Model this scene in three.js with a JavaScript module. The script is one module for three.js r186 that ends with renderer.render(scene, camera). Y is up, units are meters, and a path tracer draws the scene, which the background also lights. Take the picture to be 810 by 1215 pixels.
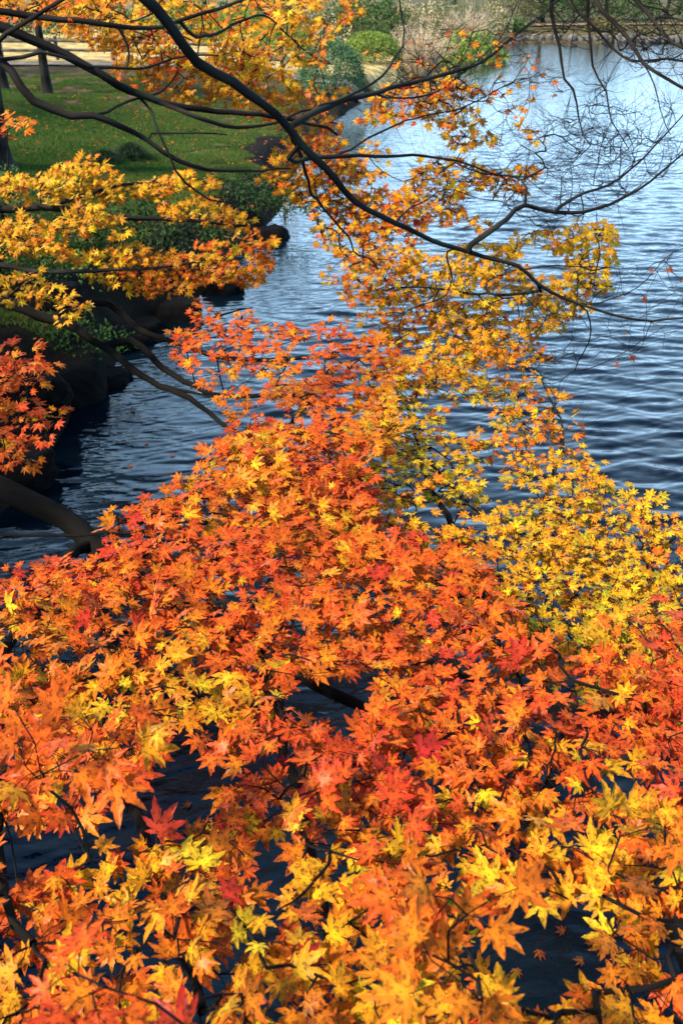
import * as THREE from 'three';
import { mergeGeometries, mergeVertices } from 'three/addons/utils/BufferGeometryUtils.js';

// ---------------------------------------------------------------- camera, sky, sun, exposure
const scene = new THREE.Scene();
const F = 1096, CX = 405, CY = 607.5, PITCH = Math.atan(616 / F), EYE = 3.3;   // pixels of the 810 x 1215 photograph
const camera = new THREE.PerspectiveCamera(2 * Math.atan(CY / F) * 180 / Math.PI, 682 / 1024, 0.05, 900);
camera.position.set(0, EYE, 0);
camera.rotation.set(-PITCH, 0, 0);
camera.focus = 2.6;
camera.userData.fStop = 8;
scene.add(camera);
const SUN = new THREE.Vector3(-0.58, 0.70, 0.36).normalize();
const sun = new THREE.DirectionalLight(0xffeccf, 5);
sun.position.copy(SUN).multiplyScalar(60);
sun.castShadow = true;
sun.shadow.radius = 13;
sun.shadow.mapSize.set(4096, 4096);
Object.assign(sun.shadow.camera, { left: -40, right: 40, top: 40, bottom: -40, near: 1, far: 200 });
sun.shadow.camera.updateProjectionMatrix();
scene.add(sun, sun.target);
{
  const W = 512, H = 256, d = new Float32Array(W * H * 4);
  for (let j = 0; j < H; j++) for (let i = 0; i < W; i++) {
    const el = ((j + 0.5) / H - 0.5) * Math.PI, az = (i / W) * Math.PI * 2;
    const e = Math.max(0, el) * 180 / Math.PI, k = e < 8 ? 1 : Math.max(0, 1 - (e - 8) / 62) ** 2.2, o = (j * W + i) * 4;
    const c = 0.5 + 0.25 * Math.sin(az * 3 + 0.09 * e) * Math.sin(az * 5 + 1.3) + 0.25 * Math.sin(az * 11 + e * 0.3);
    const haze = k * (0.94 + 0.08 * c);
    d[o] = 0.035 + (0.70 - 0.035) * haze; d[o + 1] = 0.098 + (1.12 - 0.098) * haze; d[o + 2] = 0.25 + (1.56 - 0.25) * haze; d[o + 3] = 1;
  }
  const sky = new THREE.DataTexture(d, W, H, THREE.RGBAFormat, THREE.FloatType);
  sky.mapping = THREE.EquirectangularReflectionMapping;
  sky.magFilter = THREE.LinearFilter; sky.needsUpdate = true;
  scene.background = sky; scene.environment = sky;
}
const renderer = new THREE.WebGLRenderer({ antialias: true });
renderer.toneMapping = THREE.LinearToneMapping;
renderer.toneMappingExposure = 3.0;
renderer.shadowMap.enabled = true;

// ---------------------------------------------------------------- helpers
let seed = 12345;
const rnd = () => { seed = (seed + 0x6D2B79F5) | 0; let t = Math.imul(seed ^ (seed >>> 15), 1 | seed); t = (t + Math.imul(t ^ (t >>> 7), 61 | t)) ^ t; return ((t ^ (t >>> 14)) >>> 0) / 4294967296; };
const reseed = (s) => { seed = s; };
const rr = (a, b) => a + (b - a) * rnd();
const gauss = () => (rnd() + rnd() + rnd() + rnd() - 2) * 1.0;
const V = (x, y, z) => new THREE.Vector3(x, y, z);
const clamp = (x, a = 0, b = 1) => Math.min(b, Math.max(a, x));
const smooth = (a, b, x) => { const t = clamp((x - a) / (b - a)); return t * t * (3 - 2 * t); };
const mix = (a, b, t) => a + (b - a) * t;
const mix3 = (a, b, t) => [mix(a[0], b[0], t), mix(a[1], b[1], t), mix(a[2], b[2], t)];
function hash2(x, y) { let h = Math.imul(x, 374761393) + Math.imul(y, 668265263); h = Math.imul(h ^ (h >>> 13), 1274126177); return ((h ^ (h >>> 16)) >>> 0) / 4294967296; }
function noise(x, y, wrap = 0) {
  const xi = Math.floor(x), yi = Math.floor(y), fx = x - xi, fy = y - yi, u = fx * fx * (3 - 2 * fx), v = fy * fy * (3 - 2 * fy);
  const w = (n) => wrap ? ((n % wrap) + wrap) % wrap : n;
  return mix(mix(hash2(w(xi), w(yi)), hash2(w(xi + 1), w(yi)), u), mix(hash2(w(xi), w(yi + 1)), hash2(w(xi + 1), w(yi + 1)), u), v);
}
function fbm(x, y, oct = 4, wrap = 0) { let s = 0, a = 0.5, n = 0; for (let o = 0; o < oct; o++) { s += a * noise(x, y, wrap); n += a; x *= 2; y *= 2; wrap *= 2; a *= 0.5; } return s / n; }
const FW = V(0, -Math.sin(PITCH), -Math.cos(PITCH)), UPV = V(0, Math.cos(PITCH), -Math.sin(PITCH));
const ray = (px, py) => V((px - CX) / F, 0, 0).addScaledVector(UPV, (CY - py) / F).add(FW).normalize();
const P = (px, py, r) => ray(px, py).multiplyScalar(r).add(camera.position);          // a pixel's direction and a distance
const onLevel = (px, py, y) => { const d = ray(px, py); return d.multiplyScalar((y - EYE) / d.y).add(camera.position); };
function proj(p) { const x = p.x, y = p.y - EYE, z = p.z, dz = y * FW.y + z * FW.z; return [CX + F * x / dz, CY - F * (y * UPV.y + z * UPV.z) / dz, dz]; }
function inPoly(x, y, poly) { let c = false; for (let i = 0, j = poly.length - 1; i < poly.length; j = i++) { const [xi, yi] = poly[i], [xj, yj] = poly[j]; if ((yi > y) !== (yj > y) && x < (xj - xi) * (y - yi) / (yj - yi) + xi) c = !c; } return c; }
const names = {};
function numbered(n) { const k = names[n] = (names[n] ?? -1) + 1; return k ? `${n}_${String(k).padStart(3, '0')}` : n; }
function shadow(m) { m.castShadow = true; m.receiveShadow = true; return m; }
function part(name, geo, mat, parent, stuff) { const m = shadow(new THREE.Mesh(geo, mat)); m.name = name; if (stuff) m.userData.kind = 'stuff'; parent.add(m); return m; }
function thing(name, label, category, pos, group) { const g = new THREE.Group(); g.name = numbered(name); g.position.copy(pos); g.userData = { label, category }; if (group) g.userData.group = group; scene.add(g); return g; }
function structure(name, geo, mat) { const m = shadow(new THREE.Mesh(geo, mat)); m.name = name; m.userData.kind = 'structure'; scene.add(m); return m; }
function texture(size, fn, srgb = true, repeat = true) {
  const d = new Uint8Array(size * size * 4);
  for (let j = 0; j < size; j++) for (let i = 0; i < size; i++) { const c = fn(i / size, j / size), o = (j * size + i) * 4; d[o] = clamp(c[0]) * 255; d[o + 1] = clamp(c[1]) * 255; d[o + 2] = clamp(c[2]) * 255; d[o + 3] = 255; }
  const t = new THREE.DataTexture(d, size, size);
  t.magFilter = THREE.LinearFilter; t.minFilter = THREE.LinearMipmapLinearFilter; t.generateMipmaps = true;
  if (repeat) t.wrapS = t.wrapT = THREE.RepeatWrapping;
  if (srgb) t.colorSpace = THREE.SRGBColorSpace;
  t.needsUpdate = true; return t;
}
class Soup {                                     // collects triangles with colours and uv
  constructor() { this.p = []; this.c = []; this.u = []; this.i = []; this.n = 0; }
  vert(x, y, z, c, u = 0, v = 0) { this.p.push(x, y, z); this.c.push(c[0], c[1], c[2]); this.u.push(u, v); return this.n++; }
  tri(a, b, c) { this.i.push(a, b, c); }
  geo() {
    const g = new THREE.BufferGeometry();
    g.setAttribute('position', new THREE.Float32BufferAttribute(this.p, 3)); g.setAttribute('color', new THREE.Float32BufferAttribute(this.c, 3)); g.setAttribute('uv', new THREE.Float32BufferAttribute(this.u, 2));
    g.setIndex(this.i); g.computeVertexNormals(); return g;
  }
}
function tube(s, pts, radii, sides, color, base) {   // a tapering tube through the points, relative to base
  const n = pts.length; let nx = V(0, 0, 0), t = V(0, 0, 0), b = V(0, 0, 0), first = -1, along = 0;
  t.subVectors(pts[1], pts[0]).normalize(); nx.set(Math.abs(t.y) > 0.9 ? 1 : 0, Math.abs(t.y) > 0.9 ? 0 : 1, 0).cross(t).normalize();
  for (let k = 0; k < n; k++) {
    t.subVectors(pts[Math.min(n - 1, k + 1)], pts[Math.max(0, k - 1)]).normalize();
    nx.addScaledVector(t, -nx.dot(t)).normalize(); b.crossVectors(t, nx);
    if (k) along += pts[k].distanceTo(pts[k - 1]);
    const start = s.n;
    for (let j = 0; j <= sides; j++) {
      const a = j / sides * Math.PI * 2, r = radii[k] * (sides > 6 ? 1 + 0.34 * (fbm(pts[k].x * 13 + Math.cos(a) * 1.2 + 40, pts[k].z * 13 + pts[k].y * 11 + Math.sin(a) * 1.2, 3) - 0.5) : 1), ca = Math.cos(a) * r, sa = Math.sin(a) * r;
      s.vert(pts[k].x - base.x + nx.x * ca + b.x * sa, pts[k].y - base.y + nx.y * ca + b.y * sa, pts[k].z - base.z + nx.z * ca + b.z * sa, color, j / sides * Math.max(0.1, 6 * radii[0]), along);
    }
    if (first >= 0) for (let j = 0; j < sides; j++) { s.tri(first + j, first + j + 1, start + j); s.tri(first + j + 1, start + j + 1, start + j); }
    first = start;
  }
}

// ---------------------------------------------------------------- materials
const noiseTex = texture(256, (u, v) => { const n = 0.62 + 0.55 * (fbm(u * 8, v * 8, 5, 8) - 0.5) + 0.25 * (hash2(u * 256 | 0, v * 256 | 0) - 0.5); return [n, n, n]; });
const barkTex = texture(256, (u, v) => { const f = fbm(u * 14, v * 4, 4, 2), l = fbm(u * 6 + 3, v * 6, 3, 6); const n = 0.45 + 0.7 * (f - 0.3); const m = smooth(0.55, 0.7, l) * 0.35; return [n * (1 + m * 0.3), n * (1 + m * 0.55), n * (1 + m * 0.25)]; });
const lobeAngles = [0, 0.68, -0.68, 1.36, -1.36, 2.1, -2.1];
const leafTex = texture(256, (u, v) => {
  const x = (u - 0.5) * 2, y = (v - 0.5) * 2, r = Math.hypot(x, y), a = Math.atan2(x, y);
  let vein = 0;
  for (const l of lobeAngles) {
    const da = a - l, off = Math.sin(da) * r, along = Math.cos(da) * r;
    if (along > 0) { vein = Math.max(vein, 1 - smooth(0.004, 0.016, Math.abs(off))); const ph = (along - Math.abs(off) * 1.1) * 11; if (Math.abs(off) < 0.16) vein = Math.max(vein, 0.45 * (1 - smooth(0.05, 0.14, Math.abs(ph - Math.round(ph))))); }
  }
  const n = 0.82 + 0.5 * (fbm(u * 9, v * 9, 4) - 0.5) - 0.3 * smooth(0.62, 0.75, fbm(u * 23 + 5, v * 23, 2));
  return [n + vein * 0.14, n + vein * 0.20, n + vein * 0.14];
});
const M = {
  leaf: new THREE.MeshPhysicalMaterial({ vertexColors: true, map: leafTex, roughness: 0.95, transmission: 0.46, thickness: 0, side: THREE.DoubleSide, clearcoat: 0.1, clearcoatRoughness: 0.3, ior: 1.4, specularIntensity: 0.2 }),
  bark: new THREE.MeshPhysicalMaterial({ color: new THREE.Color().setRGB(0.036, 0.033, 0.031), vertexColors: true, map: barkTex, bumpMap: barkTex, bumpScale: 0.012, roughness: 0.92, specularIntensity: 0.18 }),
  greenLeaf: new THREE.MeshPhysicalMaterial({ vertexColors: true, roughness: 0.95, transmission: 0.18, thickness: 0, side: THREE.DoubleSide, specularIntensity: 0.15 }),
  ground: new THREE.MeshPhysicalMaterial({ vertexColors: true, map: noiseTex, bumpMap: noiseTex, bumpScale: 0.05, roughness: 0.97, specularIntensity: 0.08 }),
  stone: new THREE.MeshPhysicalMaterial({ vertexColors: true, map: noiseTex, bumpMap: noiseTex, bumpScale: 0.03, roughness: 0.9, specularIntensity: 0.12 }),
  straw: new THREE.MeshStandardMaterial({ color: new THREE.Color().setRGB(0.1, 0.1, 0.1), vertexColors: true, roughness: 0.9 }),
  wood: new THREE.MeshStandardMaterial({ color: new THREE.Color().setRGB(0.13, 0.10, 0.075), map: barkTex, bumpMap: barkTex, bumpScale: 0.005, roughness: 0.9 }),
  grass: new THREE.MeshPhysicalMaterial({ vertexColors: true, roughness: 0.95, transmission: 0.15, thickness: 0, side: THREE.DoubleSide, specularIntensity: 0.08 }),
};

// ---------------------------------------------------------------- the pond bank (one sheet, under the water too) and the path
const shorePix = [[556, 66], [520, 78], [470, 98], [430, 122], [395, 150], [368, 190], [345, 232], [332, 258], [322, 284], [282, 312], [262, 340], [218, 374], [168, 394], [150, 420], [140, 452], [108, 478], [80, 520], [44, 575], [0, 640]];
const shore = [[260, -76], [120, -77], [60, -79], [30, -77.5], [14, -79], [11.5, -74], ...shorePix.map(([x, y]) => { const p = onLevel(x, y, 0); return [p.x, p.z]; }), [-2.2, -4.3], [-1.7, -2.7], [-1.0, -1.7], [0.4, -1.3], [1.8, -1.35], [3.0, -2.0], [3.7, -3.1], [5, -3.6], [9, -3.8], [40, -6], [260, -12]];
const landPoly = [...shore, [400, 60], [400, 300], [-400, 300], [-400, -500], [400, -500], [400, -76]];
function shoreDist(x, z) {
  let m = 1e9;
  for (let i = 0; i + 1 < shore.length; i++) {
    const [ax, az] = shore[i], [bx, bz] = shore[i + 1], dx = bx - ax, dz = bz - az, t = clamp(((x - ax) * dx + (z - az) * dz) / (dx * dx + dz * dz));
    m = Math.min(m, Math.hypot(x - ax - t * dx, z - az - t * dz));
  }
  return inPoly(x, z, landPoly) ? m : -m;
}
function height(x, z) {
  const d = shoreDist(x, z) + 0.35 * (fbm(x * 1.1 + 9, z * 1.1, 3) - 0.5);
  if (d < 0) return -0.06 - Math.min(0.9, -d * 0.7);
  const nearCam = 1.05 * smooth(0.3, 1.6, d) * (1 - smooth(3, 7, Math.hypot(x, z)));
  return -0.06 + 0.62 * smooth(0, 0.75, d) + 0.42 * smooth(0.5, 7, d) + 0.009 * Math.min(d, 60) + nearCam + 0.09 * (fbm(x * 0.7, z * 0.7, 4) - 0.5) * smooth(0, 1, d);
}
function axis(lo, hi, dlo, dhi, fine, grow) { const a = []; let x = dlo; while (x <= dhi) { a.push(x); x += fine; } let s = fine; while (x < hi) { a.push(x); s *= grow; x += s; } a.push(hi); s = fine; x = dlo - fine; while (x > lo) { a.unshift(x); s *= grow; x -= s; } a.unshift(lo); return a; }
function gridSheet(xs, zs, fn) {
  const p = [], c = [], u = [], ix = [];
  for (const z of zs) for (const x of xs) { const q = fn(x, z); p.push(x, q.y, z); c.push(...q.c); u.push(x * (q.s ?? 0.5), z * (q.s ?? 0.5)); }
  const w = xs.length;
  for (let j = 0; j + 1 < zs.length; j++) for (let i = 0; i + 1 < w; i++) { const a = j * w + i; ix.push(a, a + w, a + 1, a + 1, a + w, a + w + 1); }
  const g = new THREE.BufferGeometry();
  g.setAttribute('position', new THREE.Float32BufferAttribute(p, 3)); g.setAttribute('color', new THREE.Float32BufferAttribute(c, 3)); g.setAttribute('uv', new THREE.Float32BufferAttribute(u, 2));
  g.setIndex(ix); g.computeVertexNormals(); return g;
}
const EARTH = [0.022, 0.018, 0.013], GRASS = [0.06, 0.12, 0.025], GRASS2 = [0.10, 0.14, 0.04], SUNLIT_FIELD = [0.85, 0.68, 0.30], LITTER = [0.22, 0.155, 0.075];
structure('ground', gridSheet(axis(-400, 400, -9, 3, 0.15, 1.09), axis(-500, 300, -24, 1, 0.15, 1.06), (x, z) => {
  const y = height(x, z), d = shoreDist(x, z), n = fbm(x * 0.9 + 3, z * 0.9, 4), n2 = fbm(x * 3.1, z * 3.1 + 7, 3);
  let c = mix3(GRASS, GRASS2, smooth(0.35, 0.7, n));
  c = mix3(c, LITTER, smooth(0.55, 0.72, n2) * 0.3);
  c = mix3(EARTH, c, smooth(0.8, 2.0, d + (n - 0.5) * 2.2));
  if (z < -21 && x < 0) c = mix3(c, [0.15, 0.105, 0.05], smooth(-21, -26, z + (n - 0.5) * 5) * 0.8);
  if (z < -36 && x < 10) c = mix3(c, SUNLIT_FIELD, smooth(-37.5, -39, z + (n - 0.5)));  // pale tone paints the bright sunlight on the field beyond the fence
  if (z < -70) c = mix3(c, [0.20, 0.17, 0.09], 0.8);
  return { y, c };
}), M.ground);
{ // a gravel path across the lawn
  const s = new Soup(), rows = 40;
  for (let i = 0; i <= rows; i++) {
    const t = i / rows, x = mix(-34, 3, t), z = -33.2 - 1.6 * Math.sin(t * 2.4) + 0.06 * x;
    for (let k = 0; k <= 4; k++) { const zz = z - k * 0.4, w = 0.25 * (noise(i * 0.7, k * 3) - 0.5); s.vert(x, height(x, zz) + 0.05, zz + w, [0.34, 0.32, 0.30], x * 0.6, zz * 0.6); }
  }
  for (let i = 0; i < rows; i++) for (let k = 0; k < 4; k++) { const a = i * 5 + k; s.tri(a, a + 5, a + 1); s.tri(a + 1, a + 5, a + 6); }
  structure('path', s.geo(), M.ground);
}
// ---------------------------------------------------------------- the water
const waves = [];
reseed(77);
for (let k = 0; k < 26; k++) { const L = 0.12 * Math.pow(1.062, k) * rr(0.9, 1.1), a = -0.08 + gauss() * 0.6; waves.push({ k: 2 * Math.PI / L, x: Math.sin(a), z: Math.cos(a), amp: 0.0125 * L * Math.min(1, Math.pow(0.24 / L, 1.4)) * rr(0.6, 1.3), ph: rr(0, 6.28), L }); }
const rippleTex = texture(512, (u, v) => {
  let h = 0; const T = Math.PI * 2;
  h += Math.sin(T * (v * 9 + u * 2) + 2.2 * Math.sin(T * (u * 2 + v))) + 0.8 * Math.sin(T * (v * 14 - u * 4) + 2 * Math.sin(T * (u * 3 - v * 2))) + 0.55 * Math.sin(T * (v * 23 + u * 7) + 1.7 * Math.sin(T * (u * 4 + v * 3)));
  const n = fbm(u * 12, v * 28, 4, 4); h = 0.5 + 0.13 * h + 0.5 * (n - 0.5); return [h, h, h];
}, false);
const waterMat = new THREE.MeshPhysicalMaterial({ color: new THREE.Color().setRGB(0.001, 0.004, 0.008), roughness: 0.06, ior: 1.333, bumpMap: rippleTex, bumpScale: 0.008 });
{
  const zs = []; let d = 0.6; while (d < 100) { zs.push(-d); d += 0.012 + 0.0034 * d; } zs.push(-110); zs.reverse();
  const xs = axis(-40, 260, -4.5, 7, 0.095, 1.045);
  structure('water', gridSheet(xs, zs, (x, z) => {
    const D = Math.hypot(x, z), step = 0.012 + 0.0034 * Math.abs(z), gust = 0.55 + 0.9 * fbm(x * 0.22 + 4, z * 0.3, 3), calm = (0.25 + 0.75 * smooth(0.0, 3.0, -shoreDist(x, z))) * (0.2 + 0.8 * smooth(3.0, 6.5, D));
    let y = 0; for (const w of waves) { const f = smooth(2.0, 4.2, w.L / step); if (f > 0) y += f * w.amp * Math.sin(w.k * (w.x * x + w.z * z) + w.ph + 0.9 * Math.sin(x * 0.9 + w.ph * 3) + 0.6 * noise(x * 0.5 + w.ph * 9, z * 0.5)); }
    return { y: y * gust * calm, c: [1, 1, 1], s: 0.45 };
  }), waterMat);
}
console.log('setting done');

// ---------------------------------------------------------------- maple leaves
function leafTemplate(detail) {
  const ang = [2.1, 1.36, 0.68, 0, -0.68, -1.36, -2.1], len = [0.42, 0.74, 0.93, 1, 0.93, 0.74, 0.42];
  const v = [], tris = [], fold = rr(0.01, 0.06), droop = rnd() < 0.2 ? rr(0.45, 0.95) : rr(-0.08, 0.4), slim = rr(0.86, 1.14), twist = rr(-0.14, 0.14), cut = rr(0.29, 0.38);
  const put = (a, r, z, t, off = 0) => { let x = Math.sin(a) * r + Math.cos(a) * off, y = Math.cos(a) * r - Math.sin(a) * off; const q = Math.hypot(x, y); v.push([x, y, z - droop * q * q * 0.55 + twist * x * y, t]); return v.length - 1; };
  const C = put(0, 0, 0.0, 0);
  let sn = put(2.75, 0.13, 0, 0.1);
  for (let i = 0; i < 7; i++) {
    const a = ang[i] + rr(-0.09, 0.09), L = len[i] * rr(0.88, 1.08), w = 0.168 * L * slim, b = rr(-0.05, 0.05);
    const next = i < 6 ? (ang[i] + ang[i + 1]) / 2 : -2.75, sn2 = put(next, i < 6 ? cut * Math.min(len[i], len[i + 1]) * (Math.min(len[i], len[i + 1]) < 0.5 ? 1.25 : 1) : 0.13, 0, 0.3);
    const tip = put(a + b, L, rr(-0.14, 0.07), 1);
    if (detail === 1) {
      const rib = put(a, 0.56 * L, -fold, 0.5), sl = put(a, 0.55 * L, fold * 0.4, 0.62, w), sr = put(a, 0.55 * L, fold * 0.4, 0.62, -w), tl = put(a + b * 0.5, 0.8 * L, 0, 0.85, w * 0.45), tr = put(a + b * 0.5, 0.8 * L, 0, 0.85, -w * 0.45);
      tris.push([C, rib, sn], [sn, rib, sl], [sl, rib, tl], [tl, rib, tip], [tip, rib, tr], [tr, rib, sr], [sr, rib, sn2], [sn2, rib, C]);
    } else if (detail) {
      const rib = put(a, 0.56 * L, -fold, 0.5), sl = put(a, 0.585 * L, fold * 0.4, 0.66, w), sr = put(a, 0.585 * L, fold * 0.4, 0.66, -w);
      const tl = put(a + b * 0.5, 0.80 * L, 0, 0.85, w * 0.52), tr = put(a + b * 0.5, 0.80 * L, 0, 0.85, -w * 0.52);
      const nl = put(a, 0.64 * L, 0, 0.7, w * 0.66), nr = put(a, 0.64 * L, 0, 0.7, -w * 0.66), ml = put(a, 0.40 * L, 0, 0.45, w * 0.78), mr = put(a, 0.40 * L, 0, 0.45, -w * 0.78);
      tris.push([C, rib, sn], [sn, rib, ml], [ml, rib, sl], [sl, rib, nl], [nl, rib, tl], [tl, rib, tip], [tip, rib, tr], [tr, rib, nr], [nr, rib, sr], [sr, rib, mr], [mr, rib, sn2], [sn2, rib, C]);
    } else {
      const sl = put(a, 0.5 * L, 0, 0.6, w), sr = put(a, 0.5 * L, 0, 0.6, -w);
      tris.push([C, sl, sn], [C, tip, sl], [C, sr, tip], [C, sn2, sr]);
    }
    sn = sn2;
  }
  return { v, tris };
}
reseed(4);
const leafHi = Array.from({ length: 16 }, () => leafTemplate(2)), leafMid = Array.from({ length: 12 }, () => leafTemplate(1)), leafLo = Array.from({ length: 8 }, () => leafTemplate(0));
const PAL = {
  yellow: [[0.82, 0.50, 0.014], [0.80, 0.42, 0.010]], lime: [[0.48, 0.38, 0.018], [0.58, 0.38, 0.012]], gold: [[0.82, 0.35, 0.009], [0.78, 0.25, 0.008]],
  amber: [[0.78, 0.21, 0.007], [0.74, 0.11, 0.008]], orange: [[0.77, 0.135, 0.008], [0.72, 0.065, 0.009]], flame: [[0.72, 0.09, 0.012], [0.64, 0.04, 0.014]],
  red: [[0.64, 0.05, 0.016], [0.54, 0.025, 0.018]], crimson: [[0.44, 0.02, 0.018], [0.38, 0.012, 0.018]], rust: [[0.32, 0.09, 0.02], [0.25, 0.05, 0.016]],
};
function pick(weights) { let t = 0; for (const k in weights) t += weights[k]; t *= rnd(); for (const k in weights) if ((t -= weights[k]) <= 0) return k; return 'orange'; }
const HUES = ['crimson', 'red', 'flame', 'orange', 'amber', 'gold', 'yellow', 'lime', 'rust'];
function pickAt(w, u) { let t = 0; for (const k of HUES) t += w[k] || 0; t *= u; for (const k of HUES) if (w[k] && (t -= w[k]) <= 0) return k; return 'amber'; }
function blend(a, b, t) { const o = {}; for (const k in a) o[k] = a[k] * (1 - t); for (const k in b) o[k] = (o[k] || 0) + b[k] * t; return o; }
const X = V(0, 0, 0), Y = V(0, 0, 0), Z = V(0, 0, 0);
function makeLeaf(pos, out, size, col, up, far) {        // out: the way the middle lobe points; up: the way the blade faces
  Y.copy(out).normalize(); Z.copy(up).addScaledVector(Y, -up.dot(Y)).normalize(); X.crossVectors(Y, Z);
  const q = new THREE.Quaternion().setFromRotationMatrix(new THREE.Matrix4().makeBasis(X, Y, Z));
  const [a, b] = PAL[col], k = rr(0.8, 1.12), s = rr(0.0, 1.25), g = rr(0.85, 1.2);
  return { pos, q, size, tpl: far > 5.2 ? leafLo[rnd() * 8 | 0] : far > 2.0 ? leafMid[rnd() * 12 | 0] : leafHi[rnd() * 16 | 0], c0: [a[0] * k, a[1] * k * g, a[2] * k], c1: [mix(a[0], b[0] * 0.97, s) * k, Math.max(0.012, mix(a[1], b[1] * 0.62, s) * k * g), mix(a[2], b[2], s) * k], seen: 0, tipBrown: rnd() < 0.08 ? rr(0.4, 0.9) : 0 };
}
const tmp = V(0, 0, 0);
function writeLeaf(s, l, local) {
  const b = s.n;
  for (const [x, y, z, t] of l.tpl.v) {
    tmp.set(x, y, z).multiplyScalar(l.size);
    if (!local) tmp.applyQuaternion(l.q).add(l.pos).sub(s.base);
    const e = t * t; s.vert(tmp.x, tmp.y, tmp.z, mix3(mix3(l.c0, l.c1, e), [0.16, 0.06, 0.02], l.tipBrown * smooth(0.8, 1, t)), x * 0.47 + 0.5, y * 0.47 + 0.5);
  }
  for (const t of l.tpl.tris) s.tri(b + t[0], b + t[2], b + t[1]);
}
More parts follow.
